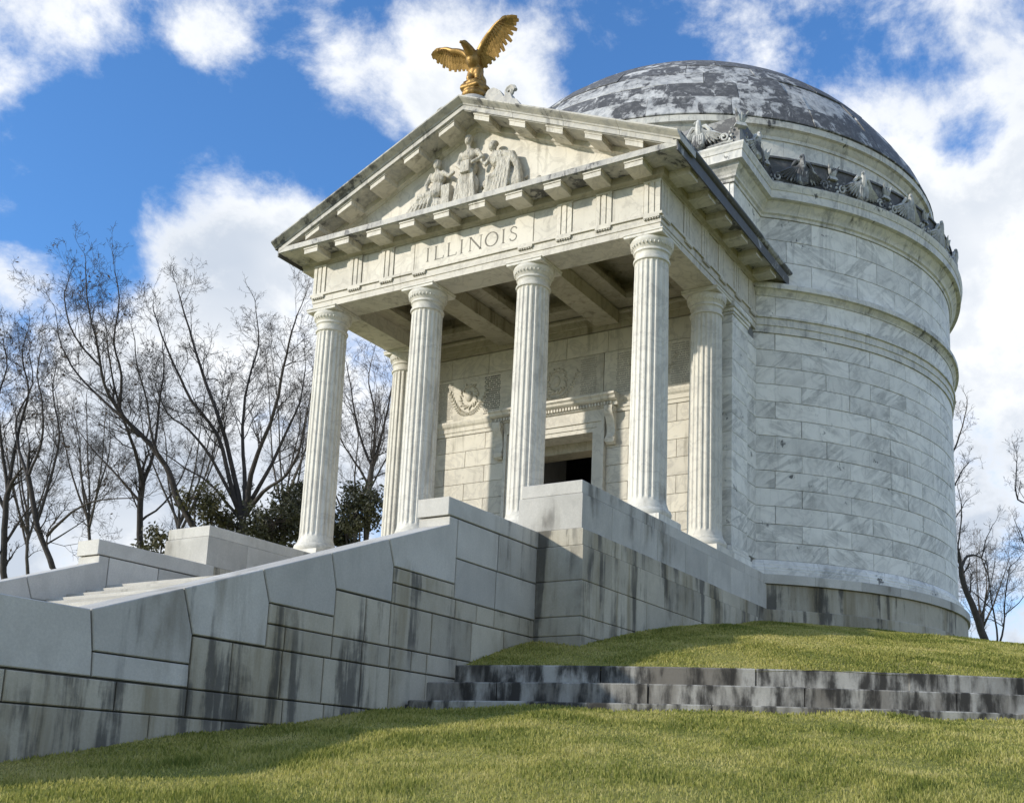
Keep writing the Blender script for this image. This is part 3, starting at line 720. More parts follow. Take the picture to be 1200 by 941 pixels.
def antefix(wrap):
    mb = MB(); P = wrap
    mb.loft([[P(-.16,-.10,0), P(.16,-.10,0), P(.16,.05,0), P(-.16,.05,0)], [P(-.13,-.08,.10), P(.13,-.08,.10), P(.13,.05,.10), P(-.13,.05,.10)], [P(-.09,-.05,.18), P(.09,-.05,.18), P(.09,.04,.18), P(-.09,.04,.18)]])
    for i in range(3):
        sg = i-1; L_ = 0.30 if i == 1 else 0.40; pts = []; rad = []
        for k in range(7):
            t = k/6.0; pts.append(P(sg*(.05+.07*t+.06*t*t), -0.03-0.09*t*t, .14+L_*t)); rad.append((.045+.03*math.sin(math.pi*min(1, t*1.1)))*(1-.75*t*t))
        mb.tube(pts, rad, 6)
    return mb
def cresting():
    z0 = 11.45; cr = 9.30
    cw = lambda x, y, z: ((cr-y)*math.sin(x/cr), -(cr-y)*math.cos(x/cr), z)
    flat = lambda x, y, z: (x, y, z)
    base = MB().lathe([(cr-.22,z0-.01),(cr+.10,z0-.01),(cr+.10,z0+.05),(cr+.02,z0+.07),(cr,z0+.10),(cr,z0+.88),(cr+.05,z0+.89),(cr+.05,z0+.95),(cr-.22,z0+.96)], 37.5, 322.5, 150, 0, YD, True)
    # straight part round the attic of the portico
    X, Yf = 5.72, 3.66
    base.box(-X, X, Yf, Yf+.22, z0-.01, z0+.86)
    for s_ in (-1, 1): base.box(min(s_*X, s_*(X-.22)), max(s_*X, s_*(X-.22)), Yf+.223, 6.2, z0-.012, z0+.858)
    cr_o = base.build('cresting', M['crestwall'], MEM, 30)
    for o_ in (cr_o,): o_['label'] = 'blackened parapet cresting above the main cornice'
    me = crest_unit(cw).mesh('carved_eagle', M['crest'], 40); ma = antefix(cw).mesh('antefix', M['crest'], 40)
    mef = crest_unit(flat).mesh('carved_eagle', M['crest'], 40); maf = antefix(flat).mesh('antefix', M['crest'], 40)
    da = 360/28.0
    for i in range(0, 28):
        a = 43.9+i*da
        if 40 < a < 320: inst('carved_eagle', me, (0, YD, z0+.06), R(a), cr_o, (1,1,1.16))
        if 45 < a+da/2 < 320: inst('antefix', ma, (0, YD, z0+.55), R(a+da/2), cr_o, (1,1,.8))
    for i in range(5): inst('carved_eagle', mef, (-4.56+2.28*i, Yf, z0+.08), 0, cr_o)
    for i in range(4): inst('antefix', maf, (-3.42+2.28*i, Yf, z0+.52), 0, cr_o)
    for s_ in (-1, 1):
        inst('carved_eagle', mef, (s_*X, 4.72, z0+.08), s_*math.pi/2, cr_o, (0.78,1,1))
        inst('antefix', maf, (s_*(X+.02), Yf-.02, z0+.50), s_*math.pi/4, cr_o, (1.1,1.1,.85))
        inst('antefix', maf, (s_*(X-.05), 5.68, z0+.52), s_*R(62), cr_o)
cresting()

# ---- block of the portico behind the columns (cella front, pilasters, attic)
def flat_blocks(parent, fn, u0, u1, zs, joints, face, depth, mat, name='wall_block', skip=None):
    """courses of ashlar on a flat wall; fn(u, z, d) places a point, d outward"""
    for k, (z0, z1) in enumerate(zip(zs[:-1], zs[1:])):
        js = joints(k)
        js = [u0]+[j for j in js if u0+.12 < j < u1-.12]+[u1]
        for a, b_ in zip(js[:-1], js[1:]):
            if skip and skip(a, b_, z0, z1): continue
            stone_rings([(a,z0),(b_,z0),(b_,z1),(a,z1)], fn, face-depth, face+rng.uniform(-.002,.002), 0.0045, 0.007, False).build(name, mat, parent)
def portico_block():
    core = MB()
    for s_ in (-1, 1):
        a, b_ = sorted((s_*1.5, s_*5.28)); core.box(a, b_, 4.10, 7.2, -0.02, 4.62)
    core.box(-5.28, 5.28, 4.10, 7.2, 4.62, 11.2)
    bw = core.build('portico_wall', M['mortar_light'], MEM)
    zs = [0.42]+[0.448+CH_*k for k in range(1, 9)]
    f = lambda u, v, d: (u, 4.0-d, v)
    half = 1.05
    sk = lambda a, b_, z0, z1: (a+b_)/2 > -1.75 and (a+b_)/2 < 1.75 and z0 < 4.4
    for lo, hi in ((-4.56, -1.66), (1.66, 4.56)):
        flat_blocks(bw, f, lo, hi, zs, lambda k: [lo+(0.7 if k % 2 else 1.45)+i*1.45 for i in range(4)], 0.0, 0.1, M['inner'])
    # base course, string course, relief zone and the wall head
    for lo, hi in ((-4.56, -1.66), (1.66, 4.56)):
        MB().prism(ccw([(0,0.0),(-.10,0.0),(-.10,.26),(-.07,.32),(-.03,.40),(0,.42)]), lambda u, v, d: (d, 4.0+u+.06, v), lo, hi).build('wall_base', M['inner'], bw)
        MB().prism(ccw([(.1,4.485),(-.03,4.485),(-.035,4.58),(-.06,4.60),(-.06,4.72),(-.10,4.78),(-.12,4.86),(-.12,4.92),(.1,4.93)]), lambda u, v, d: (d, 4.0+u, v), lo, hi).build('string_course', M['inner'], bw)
    # reliefs between engraved tablets
    for i, c in enumerate((-3.07, 0.0, 3.07)):
        w = 1.53
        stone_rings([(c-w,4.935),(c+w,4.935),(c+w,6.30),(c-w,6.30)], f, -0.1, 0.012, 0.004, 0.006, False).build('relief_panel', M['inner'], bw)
        rp = random.Random(40+i); mb = MB()
        def lump(p, r_): mb.ball(p, r_, 8, 5)
        # a wreath on a stem with palm sprays
        for k in range(26):
            th = 2*math.pi*k/26; rr = 0.30+rp.uniform(-.025,.025)
            q = Matrix.Rotation(-th+R(20+40*(k % 2)), 3, 'Y')
            mb.ball((c+rr*math.cos(th), 3.975, 5.68+rr*1.15*math.sin(th)), (0.085,0.035,0.030), 8, 5, q)
        for s_ in (-1, 1):
            for k in range(26):
                t = (k//2)/12.0; x = c+s_*(0.04+0.62*t); z = 5.06+0.75*t*t; up = R(80-50*t)+(R(38) if k % 2 else -R(38))
                q = Matrix.Rotation(-s_*(math.pi/2-up), 3, 'Y')
                mb.ball((x+s_*.05*math.cos(up), 3.978, z+.05*math.sin(up)+.04), (0.020,0.024,0.075), 8, 5, q)
            mb.tube([(c+s_*(0.04+0.62*t), 3.982, 5.09+0.75*t*t) for t in (0,.25,.5,.75,1.0)], [.02,.018,.016,.012,.006], 6)
        mb.ball((c, 3.98, 5.68), (0.13,0.06,0.17), 10, 6)
        mb.build('relief_carving', M['inner'], bw, 50)
    for i, (a, b_) in enumerate(((-4.18,-3.62),(-2.52,-1.93),(-1.34,-0.80),(0.78,1.34),(1.93,2.52),(3.62,4.18))):
        rp = random.Random(90+i); mb = MB(); z = 6.20
        while z > 5.05:
            x = a+rp.choice((0.0, 0.0, 0.03))
            while x < b_-.05:
                w = rp.uniform(.02,.05); e = min(b_, x+w); mb.box(x, e, 3.9825, 3.9905, z-.030, z); x = e+rp.choice((.012,.012,.012,.04))
            z -= 0.066
        mb.build('inscription', M['letters_dark'] if i == 1 else M['letters_faint'], bw, kind='stuff')
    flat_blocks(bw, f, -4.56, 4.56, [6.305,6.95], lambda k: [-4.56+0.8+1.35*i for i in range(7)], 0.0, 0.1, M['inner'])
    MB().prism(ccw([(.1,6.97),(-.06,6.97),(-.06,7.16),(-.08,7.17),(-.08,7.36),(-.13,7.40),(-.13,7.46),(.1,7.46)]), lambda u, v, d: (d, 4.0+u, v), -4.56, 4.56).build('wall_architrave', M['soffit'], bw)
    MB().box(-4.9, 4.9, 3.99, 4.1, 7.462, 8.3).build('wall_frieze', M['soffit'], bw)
    # pilasters at the corners
    for s_ in (-1, 1):
        pil = MB().box(min(s_*4.62,s_*5.36), max(s_*4.62,s_*5.36), 4.02, 5.04, 0.02, 6.96).build('pilaster', M['mortar_light'], MEM)
        fx = lambda u, v, d, s_=s_: (s_*d, u, v)
        zz = [0.448+CH_*k for k in range(13)]+[6.72]
        for k, (z0, z1) in enumerate(zip(zz[:-1], zz[1:])):
            q = [(4.56, 3.95), (5.42, 3.95), (5.42, 5.07), (4.56, 5.07)]
            g = lambda u, v, d, s_=s_: (s_*u, v, d)
            stone_rings(q, g, z0+.003, z1-.003, 0.001, 0.007).build('pilaster_block', M['wall'], pil)
            stone_rings([(5.075,z0),(6.3,z0),(6.3,z1),(5.075,z1)], fx, 5.22, 5.345, 0.0045, 0.007, False).build('wall_block', M['wall'], bw)
        for o, z0, z1 in ((.10,0.0,.22),(.07,.223,.33),(.035,.333,.44)):
            g = lambda u, v, d, s_=s_: (s_*u, v, d)
            stone_rings([(4.56-o,3.95-o),(5.42+o,3.95-o),(5.42+o,5.07+o),(4.56-o,5.07+o)], g, z0, z1, 0.001, 0.02).build('pilaster_base', M['wall'], pil)
        for o, z0, z1 in ((.03,6.722,6.80),(.06,6.803,6.90),(.10,6.903,7.06)):
            g = lambda u, v, d, s_=s_: (s_*u, v, d)
            stone_rings([(4.56-o,3.95-o),(5.42+o,3.95-o),(5.42+o,5.07+o),(4.56-o,5.07+o)], g, z0, z1, 0.001, 0.014).build('pilaster_capital', M['wall'], pil)
    # attic above the roof, with the same cornice as the drum
    for s_ in (-1, 1):
        fx = lambda u, v, d, s_=s_: (s_*d, u, v)
        flat_blocks(bw, fx, 3.92, 7.0, [8.54,9.207,9.874,10.545], lambda k: [5.0] if k % 2 else [], 5.45, 0.12, M['wall'])
    flat_blocks(bw, lambda u, v, d: (u, 3.90-d, v), -5.33, 5.33, [8.9,9.874,10.545], lambda k: [-5.33+0.9+1.5*i+(0.7 if k else 0) for i in range(8)], 0.0, 0.12, M['wall'])
    def U(prof, x0, yf, yb):
        """mitred moulding round three sides"""
        return [[(-(x0+o), yb, z) for o, z in prof], [(-(x0+o), yf-o, z) for o, z in prof], [(x0+o, yf-o, z) for o, z in prof], [(x0+o, yb, z) for o, z in prof]]
    pr = [(q-RD, z) for q, z in CORN_PROF]
    MB().loft(U(pr, 5.45, 3.90, 6.6)).build('attic_cornice', M['trim'], MEM)
portico_block()

# ---- doorway
def doorway():
    dw = MB().box(-1.66, 1.66, 3.985, 4.5, 4.36, 4.62).build('door_head', M['ivory'], MEM)
    for s_ in (-1, 1):
        jm = MB()
        for a, b_, y, zt in ((1.26,1.40,3.93,4.10),(1.40,1.56,3.90,4.25),(1.56,1.66,3.86,4.36)):
            x0, x1 = sorted((s_*a, s_*b_)); jm.box(x0, x1, y, 4.6, 0.0, zt)
        jm.build('jamb', M['ivory'], dw)
    MB().box(-1.258, 1.258, 3.93, 4.6, 3.98, 4.10).box(-1.40, 1.40, 3.90, 4.6, 4.103, 4.25).box(-1.56, 1.56, 3.86, 4.6, 4.253, 4.36).build('lintel', M['ivory'], dw)
    MB().prism(ccw([(.1,4.363),(-.12,4.363),(-.12,4.60),(-.18,4.62),(-.18,4.645),(.1,4.645)]), lambda u, v, e: (e, 4.0+u, v), -1.70, 1.70).build('door_frieze', M['ivory'], dw)
    me = MB().box(-.028,.028,-.05,.0,0,.085).mesh('dentil', M['ivory'])
    for i in range(41): inst('dentil', me, (-1.9+0.095*i, 3.80, 4.66), 0, dw)
    MB().prism(ccw([(.1,4.648),(-.19,4.648),(-.20,4.755),(-.27,4.76),(-.34,4.80),(-.36,4.86),(-.42,4.90),(-.42,4.96),(.1,5.0)]), lambda u, v, e: (e, 4.0+u, v), -2.08, 2.08).build('door_cornice', M['ivory'], dw)
    for s_ in (-1, 1):
        mb = MB(); pts = []; rad = []
        prof = [(.0,4.62),(-.30,4.62),(-.32,4.50),(-.27,4.38),(-.17,4.25),(-.11,4.08),(-.09,3.92),(-.12,3.80),(-.19,3.72),(-.17,3.60),(-.08,3.54),(.0,3.56)]
        x0, x1 = sorted((s_*1.72, s_*1.98))
        mb.prism(ccw(prof), lambda u, v, e: (e, 4.0+u, v), x0, x1)
        for cy, cz, r_ in ((-.20,4.47,.10),(-.12,3.66,.08)):
            for xx in (x0-.012, x1+.012):
                p = [(xx, 4.0+cy+r_*(1-k/13)*math.cos(k*.75), cz+r_*(1-k/13)*math.sin(k*.75)) for k in range(12)]
                mb.tube(p, [0.022]*12, 5)
        mb.build('console', M['ivory'], dw, 35)
    # passage through the wall and the dark inner room
    p = MB()
    for s_ in (-1, 1):
        a, b_ = sorted((s_*1.28, s_*1.5)); p.box(a, b_, 4.6, 5.2, 0.0, 4.3)
    p.box(-1.28, 1.28, 4.6, 5.2, 3.70, 4.3); p.build('door_reveal', M['soffit'], dw)
    # bronze gate leaves folded back against the reveal
    g = MB()
    for i in range(6): g.box(-1.24, -1.20, 4.62+0.09*i, 4.65+0.09*i, 0.0, 3.6)
    for z in (0.1, 1.2, 2.4, 3.5): g.box(-1.25, -1.19, 4.6, 5.12, z, z+.06)
    g.build('gate_leaf', M['mortar'], dw)
doorway()

# ---- columns
def columns():
    nf = 20; ring = []
    for i in range(nf):
        a0 = 2*math.pi*i/nf
        for t, dp in ((-.44,0),(-.36,0),(-.28,.5),(-.14,.9),(0,1.0),(.14,.9),(.28,.5),(.36,0)): ring.append((a0+t*2*math.pi/nf, dp))
    mb = MB(); rings = []
    hs = [(0.50,0.475,0),(0.56,0.455,0),(0.61,0.447,0.0),(0.66,0.444,0.8)]+[(z, 0.4435-0.0385*((z-.6)/5.75)**1.7, 1.0) for z in np.linspace(.72, 6.30, 12)]+[(6.36,0.405,0.8),(6.41,0.405,0.0)]
    for z, r_, k in hs:
        rings.append([((r_-0.030*dp*k)*math.sin(a), -(r_-0.030*dp*k)*math.cos(a), z) for a, dp in ring])
    shaft = mb.loft(rings).mesh('column', M['column'], 38)
    base = MB().lathe([(0.01,.203),(.53,.203),(.555,.24),(.568,.29),(.568,.33),(.548,.385),(.50,.415),(.495,.45),(.475,.50),(.01,.505)], -180, 180, 48).mesh('column_base', M['column'], 40)
    pl = stone_rings([(-.587,-.587),(.587,-.587),(.587,.587),(-.587,.587)], lambda u, v, d: (u, v, d), -0.012, .202, 0.001, 0.012).mesh('plinth', M['column'])
    capm = MB().lathe([(.01,6.405),(.41,6.405),(.437,6.42),(.445,6.45),(.437,6.48),(.405,6.495),(.402,6.60),(.412,6.63),(.44,6.645),(.44,6.685),(.425,6.70),(.445,6.74),(.49,6.80),(.52,6.87),(.525,6.92),(.51,6.95),(.01,6.952)], -180, 180, 48)
    for i in range(32):
        a = 2*math.pi*i/32
        capm.ball((.482*math.sin(a), -.482*math.cos(a), 6.81), (.028,.028,.05), 6, 4)
    capm = capm.mesh('capital', M['column'], 45)
    ab = MB()
    st = stone_rings([(-.505,-.505),(.505,-.505),(.505,.505),(-.505,.505)], lambda u, v, d: (u, v, d), 6.952, 7.02, 0.001, 0.01)
    st2 = stone_rings([(-.519,-.519),(.519,-.519),(.519,.519),(-.519,.519)], lambda u, v, d: (u, v, d), 7.021, 7.068, 0.001, 0.012)
    ab = st.add(st2.v, st2.f).mesh('abacus', M['column'])
    for x, y in [(x, 0.0) for x in XC]+[(-4.95, 3.3), (4.95, 3.3)]:
        c = inst('column', shaft, (x, y, 0), R(rng.choice((0, 18, 36, 90))), MEM)
        for nm, me in (('column_base', base), ('plinth', pl), ('capital', capm), ('abacus', ab)):
            o = bpy.data.objects.new(nm, me); COL.objects.link(o); o.parent = c; o.matrix_parent_inverse = Matrix.Rotation(-c.rotation_euler.z, 4, 'Z')
columns()

# ---- entablature
def entablature():
    yb = 6.9
    def U(prof, x0=4.95, yf=0.0, yb=yb):
        return [[(-(x0+o), yb, z) for o, z in prof], [(-(x0+o), yf-o, z) for o, z in prof], [(x0+o, yf-o, z) for o, z in prof], [(x0+o, yb, z) for o, z in prof]]
    ar = MB().loft(U([(-.42,7.07),(.405,7.07),(.405,7.235),(.428,7.245),(.428,7.43),(-.42,7.43)])).build('architrave', M['ivory'], MEM)
    MB().loft(U([(-.42,7.433),(.475,7.433),(.475,7.497),(-.42,7.497)])).build('taenia', M['ivory'], ar)
    fz = MB().loft(U([(-.42,7.50),(.405,7.50),(.405,8.335),(-.42,8.335)])).build('frieze', M['ivory'], MEM)
    # regulae with drops, triglyphs, metope slabs
    rg = MB().box(-.21,.21,-.052,0,-.055,0.0)
    for i in range(6): rg.lathe([(.026,-.092),(.018,-.055)], -180, 180, 8, -.175+.07*i, -.026)
    rg = rg.mesh('regula', M['ivory'])
    tg = MB()
    for c, w in ((-.165,.045),(-.055,.078),(.055,.078),(.165,.045)):
        pass
    for x0, x1 in ((-.21,-.105),(-.052,.052),(.105,.21)): tg.box(x0, x1, -.042, 0.0, 0, .83)
    tg.box(-.21, .21, -.018, 0.0, 0, .83); tg.box(-.225, .225, -.05, 0, .79, .832)
    tg = tg.mesh('triglyph', M['ivory'])
    for x in (-4.95,-3.85,-2.75,2.75,3.85,4.95):
        inst('triglyph', tg, (x+(-.195 if x < -4.9 else .195 if x > 4.9 else 0), -.406, 7.501), 0, fz)
    for x in (-4.95,-3.85,-2.75,-1.65,1.65,2.75,3.85,4.95):
        inst('regula', rg, (x+(-.195 if x < -4.9 else .195 if x > 4.9 else 0), -.4285, 7.431), 0, ar)
    for s_ in (-1, 1):
        for k in range(6):
            y = -0.195 if k == 0 else 1.1*k
            inst('triglyph', tg, (s_*5.356, y, 7.501), s_*math.pi/2, fz, (1,.45,1))
            inst('regula', rg, (s_*5.3785, y, 7.431), s_*math.pi/2, ar)
    def slab(x0, x1): stone_rings([(x0,7.503),(x1,7.503),(x1,8.30),(x0,8.30)], lambda u, v, d: (u, -d, v), .40, .421, 0.004, 0.006, False).build('metope', M['ivory'], fz)
    for a, b_ in ((-4.92,-4.07),(-3.63,-2.97),(-2.53,-1.86),(1.86,2.53),(2.97,3.63),(4.07,4.92)): slab(a, b_)
    pn = stone_rings([(-1.85,7.503),(1.85,7.503),(1.85,8.325),(-1.85,8.325)], lambda u, v, d: (u, -d, v), .40, .428, 0.004, 0.006, False).build('name_panel', M['ivory'], fz)
    letters(pn)
    # bed mould and modillions under the corona
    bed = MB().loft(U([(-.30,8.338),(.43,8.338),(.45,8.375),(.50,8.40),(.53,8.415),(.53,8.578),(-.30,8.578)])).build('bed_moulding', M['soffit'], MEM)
    co = MB().loft(U([(-.30,8.58),(1.09,8.58),(1.10,8.60),(1.135,8.60),(1.135,8.742),(1.11,8.755),(-.30,8.76)])).build('corona', M['weather'], MEM)
    md = MB().box(-.235,.235,-.53,0,0,.125).box(-.25,.25,-.55,-.0,.127,.165).mesh('modillion', M['ivory'])
    for x in (-4.95,-3.85,-2.75,-1.65,-.55,.55,1.65,2.75,3.85,4.95):
        inst('modillion', md, (x, -.53, 8.412), 0, co)
    for s_ in (-1, 1):
        for k in range(6): inst('modillion', md, (s_*5.48, 0.0+1.1*k, 8.412), s_*math.pi/2, co)
        # gutter along the eaves, blackened by run-off
        pr = [(1.05,8.763),(1.12,8.763),(1.14,8.80),(1.20,8.83),(1.245,8.88),(1.245,8.93),(1.0,8.95)]
        MB().loft([[(s_*(4.95+o), y, z) for o, z in pr] for y in (-1.16, 1.0, 3.2, 5.2, 6.95)]).build('eaves_gutter', M['black'], co)
        MB().box(min(s_*6.078,s_*6.115), max(s_*6.078,s_*6.115), -1.125, 6.9, 8.50, 8.761).build('eaves_fascia', M['black'], co)
    return fz

def letters(parent):
    """ILLINOIS cut in roman capitals, built from strokes"""
    h = 0.375; z0 = 7.675; mb = MB(); y0, y1 = -.4315, -.4285
    def bar(p, q, w):
        dx, dz = q[0]-p[0], q[1]-p[1]; l = math.hypot(dx, dz); nx, nz = -dz/l*w/2, dx/l*w/2
        c = [(p[0]-nx,p[1]-nz),(q[0]-nx,q[1]-nz),(q[0]+nx,q[1]+nz),(p[0]+nx,p[1]+nz)]
        mb.prism(ccw(c), lambda u, v, d: (u, d, v), y0, y1)
    def serif(x, z): bar((x-.045, z), (x+.045, z), .014)
    def stem(x, w=.042): bar((x, z0), (x, z0+h), w); serif(x, z0); serif(x, z0+h)
    xs = [-1.40,-1.13,-.74,-.36,-.12,.50,1.0,1.22]
    stem(-1.41); 
    for x in (-1.15, -.74): stem(x); bar((x, z0+.004), (x+.24, z0+.004), .018); bar((x+.24, z0), (x+.25, z0+.075), .02)
    stem(-.33)
    stem(-.06, .024); stem(.27, .024); bar((-.06, z0+h), (.27, z0), .045)
    pts = [(.60+.185*math.cos(2*math.pi*k/28), z0+h/2+.19*math.sin(2*math.pi*k/28)) for k in range(29)]
    for k in range(28): bar(pts[k], pts[k+1], .020+.026*abs(math.cos(2*math.pi*(k+.5)/28)))
    stem(.96)
    sp = [(1.36,z0+.31),(1.32,z0+.36),(1.26,z0+.378),(1.20,z0+.355),(1.172,z0+.30),(1.195,z0+.245),(1.26,z0+.205),(1.33,z0+.165),(1.36,z0+.10),(1.33,z0+.03),(1.26,z0+.0),(1.19,z0+.018),(1.155,z0+.075)]
    for k in range(len(sp)-1): bar(sp[k], sp[k+1], .03)
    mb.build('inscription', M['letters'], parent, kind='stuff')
entablature()

# ---- pediment and roof
SL = 0.4346; ZA = 11.25
def pediment():
    ty = MB().prism(ccw([(-5.4,8.745),(5.4,8.745),(5.4,8.90),(0,11.24),(-5.4,8.90)]), lambda u, v, d: (u, d, v), -.41, -.1).build('tympanum', M['ivory'], MEM)
    MB().box(-5.9, 5.9, -1.10, -.41, 8.70, 8.772).build('pediment_ledge', M['ivory'], ty)
    rk = None
    for s_ in (-1, 1):
        ln = lambda x: ZA-SL*x
        if rk is None:
            # roof slab behind the stones
            mb = MB()
            mb.prism(ccw([(-6.0,ZA-SL*6.0+.10),(0,ZA+.10),(6.0,ZA-SL*6.0+.10),(6.0,ZA-SL*6.0+.29),(0,ZA+.29),(-6.0,ZA-SL*6.0+.29)]), lambda u, v, d: (u, d, v), -.6, 4.0)
            rk = mb.build('roof', M['weather'], MEM)
        xs = [0.0, 1.55, 3.05, 4.6, 6.085]
        for a, b_ in zip(xs[:-1], xs[1:]):
            sec = [(-.3,0.0),(-1.10,0.0),(-1.10,.018),(-1.141,.018),(-1.141,.145),(-1.16,.16),(-.3,.16)]
            g = .004
            MB().loft([[(s_*x, y, ln(x)+dz) for y, dz in sec] for x in (a+(g if a else 0), b_-g)]).build('raking_corona_stone', M['weather'], rk)
            sec = [(-.3,.163),(-1.165,.163),(-1.18,.20),(-1.24,.235),(-1.30,.27),(-1.335,.30),(-1.34,.335),(-.3,.345)]
            e = 0.11 if b_ > 6 else 0
            MB().loft([[(s_*x, y, ln(x)+dz-.015) for y, dz in sec] for x in (a+(g if a else 0), b_-g+e)]).build('raking_cyma_stone', M['weather'], rk)
        # eaves strip of the roof beside the attic
        MB().loft([[(s_*x, y, z) for x, z in ((5.3,ZA-SL*5.3+.1),(6.1,ZA-SL*6.1+.1),(6.1,ZA-SL*6.1+.25),(5.3,ZA-SL*5.3+.3))] for y in (-.3, 7.0)]).build('roof_edge', M['black'], rk)
        bd = [(-.40,-.20),(-.43,-.20),(-.47,-.15),(-.52,-.13),(-.53,-.002),(-.40,-.002)]
        MB().loft([[(s_*x, y, ln(x)+dz) for y, dz in bd] for x in (0.0, 5.75)]).build('raking_bed_moulding', M['ivory'], rk)
        for x in (.55,1.65,2.75,3.85,4.95):
            mb = MB()
            for x0, x1, ya, yb, d0, d1 in ((x-.235,x+.235,-1.06,-.52,-.165,-.042),(x-.25,x+.25,-1.08,-.52,-.040,-.001)):
                mb.loft([[(s_*x0, y, ln(x0)+dz) for y, dz in ((ya,d0),(yb,d0),(yb,d1),(ya,d1))], [(s_*x1, y, ln(x1)+dz) for y, dz in ((ya,d0),(yb,d0),(yb,d1),(ya,d1))]])
            mb.build('raking_modillion', M['ivory'], rk)
    # scroll acroterion either side of the crowning eagle
    for s_ in (-1, 1):
        mb = MB()
        out = [(.34,11.38),(1.50,10.88),(1.46,11.05),(1.36,11.20),(1.22,11.28),(1.15,11.45),(1.06,11.42),(.95,11.40),(.82,11.62),(.62,11.75),(.46,11.72),(.36,11.60)]
        mb.prism(ccw([(s_*u, v+.22) for u, v in out]), lambda u, v, d: (u, d, v), -.72, -.50)
        p = [(s_*(1.08+.16*(1-k/15)*math.cos(k*.7)), -.61, 11.78+.16*(1-k/15)*math.sin(k*.7)) for k in range(14)]
        mb.tube(p, [.06]*14, 6)
        p = [(s_*(.52-.20*(1-k/15)*math.cos(k*.7)), -.61, 11.80+.14*(1-k/15)*math.sin(k*.7)) for k in range(14)]
        mb.tube(p, [.05]*14, 6)
        mb.build('acroterion_scroll', M['weather'], rk, 40)
    MB().lathe([(.01,11.40),(.48,11.40),(.48,11.62),(.42,11.68),(.40,11.74),(.01,11.745)], -180, 180, 28, 0, -.66).build('statue_pedestal', M['weather'], rk, 35)
    # relief of three draped figures
    y0 = -.50
    def folds(mb, pts, r0, r1, n, spread):
        for k in range(n):
            t = (k/(n-1)-.5)*spread
            mb.tube([(p[0]+t*(.6+.5*i/(len(pts)-1)), p[1]-.05, p[2]) for i, p in enumerate(pts)], [r0+(r1-r0)*i/(len(pts)-1) for i in range(len(pts))], 6)
    # middle figure, standing with a tablet held before her
    b_ = [((-.14,y0-.12,10.70),(.105,.12,.14)), ((-.14,y0-.10,10.79),(.12,.12,.09)), ((-.12,y0-.05,10.30),(.26,.16,.20)), ((-.13,y0-.03,9.95),(.24,.15,.28)), ((-.15,y0-.02,9.45),(.33,.16,.40)), ((-.15,y0-.02,9.0),(.38,.17,.35))]
    c_ = [([(-.14,y0-.1,10.60),(-.13,y0-.08,10.45)],[.06,.08]), ([(-.36,y0-.08,10.36),(-.46,y0-.10,10.08),(-.30,y0-.22,9.92)],[.085,.07,.05]), ([(.12,y0-.08,10.36),(.30,y0-.10,10.14),(.10,y0-.24,9.98)],[.085,.07,.05])]
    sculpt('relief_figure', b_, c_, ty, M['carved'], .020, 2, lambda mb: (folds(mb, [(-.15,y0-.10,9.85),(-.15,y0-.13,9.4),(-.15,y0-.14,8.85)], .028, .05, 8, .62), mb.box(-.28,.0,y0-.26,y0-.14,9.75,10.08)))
    # seated figure leaning on a block, legs drawn to one side
    b_ = [((-1.15,y0-.10,10.28),(.10,.11,.13)), ((-1.15,y0-.08,10.37),(.11,.11,.08)), ((-1.12,y0-.04,9.92),(.22,.15,.22)), ((-1.15,y0-.03,9.60),(.24,.15,.22)), ((-1.42,y0-.05,9.30),(.32,.17,.22)), ((-1.75,y0-.04,9.05),(.28,.15,.20)), ((-1.15,y0-.03,9.05),(.34,.15,.32)), ((-2.05,y0-.02,8.92),(.22,.12,.14))]
    c_ = [([(-1.15,y0-.09,10.18),(-1.14,y0-.07,10.05)],[.055,.075]), ([(-1.32,y0-.08,10.02),(-1.45,y0-.12,9.74),(-1.36,y0-.2,9.55)],[.075,.06,.045]), ([(-.94,y0-.08,10.02),(-.72,y0-.10,9.86),(-.58,y0-.12,9.92)],[.075,.06,.05]), ([(-1.2,y0-.10,9.45),(-1.62,y0-.15,9.42),(-1.80,y0-.12,8.95)],[.13,.11,.07])]
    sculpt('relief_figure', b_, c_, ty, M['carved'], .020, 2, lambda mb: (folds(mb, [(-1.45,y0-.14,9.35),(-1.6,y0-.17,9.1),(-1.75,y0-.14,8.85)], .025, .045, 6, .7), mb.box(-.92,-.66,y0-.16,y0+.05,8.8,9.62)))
    # seated figure in a heavy cloak, turned away from the eaves
    b_ = [((.64,y0-.14,10.32),(.11,.12,.135)), ((.66,y0-.10,10.42),(.12,.12,.08)), ((.80,y0-.05,9.98),(.28,.18,.24)), ((1.02,y0-.03,9.82),(.30,.16,.28)), ((.92,y0-.03,9.42),(.42,.17,.34)), ((1.25,y0-.02,9.30),(.30,.14,.34)), ((.70,y0-.05,9.05),(.40,.16,.28)), ((1.30,y0-.02,8.95),(.42,.13,.20)), ((1.72,y0-.02,8.95),(.16,.10,.14))]
    c_ = [([(.66,y0-.12,10.22),(.72,y0-.08,10.08)],[.06,.085]), ([(.60,y0-.10,10.06),(.44,y0-.16,9.84),(.36,y0-.2,9.98)],[.075,.06,.05]), ([(.95,y0-.10,10.06),(1.25,y0-.12,9.95),(1.40,y0-.08,9.62),(1.45,y0-.05,9.2)],[.10,.11,.10,.09]), ([(.95,y0-.12,9.50),(.62,y0-.18,9.40),(.55,y0-.16,8.95)],[.13,.12,.08])]
    sculpt('relief_figure', b_, c_, ty, M['carved'], .020, 2, lambda mb: folds(mb, [(1.05,y0-.12,9.9),(1.0,y0-.16,9.5),(.85,y0-.15,8.9)], .03, .05, 6, .5))
    # lesser carving: branches and a low ground line
    rp = random.Random(5); mb = MB()
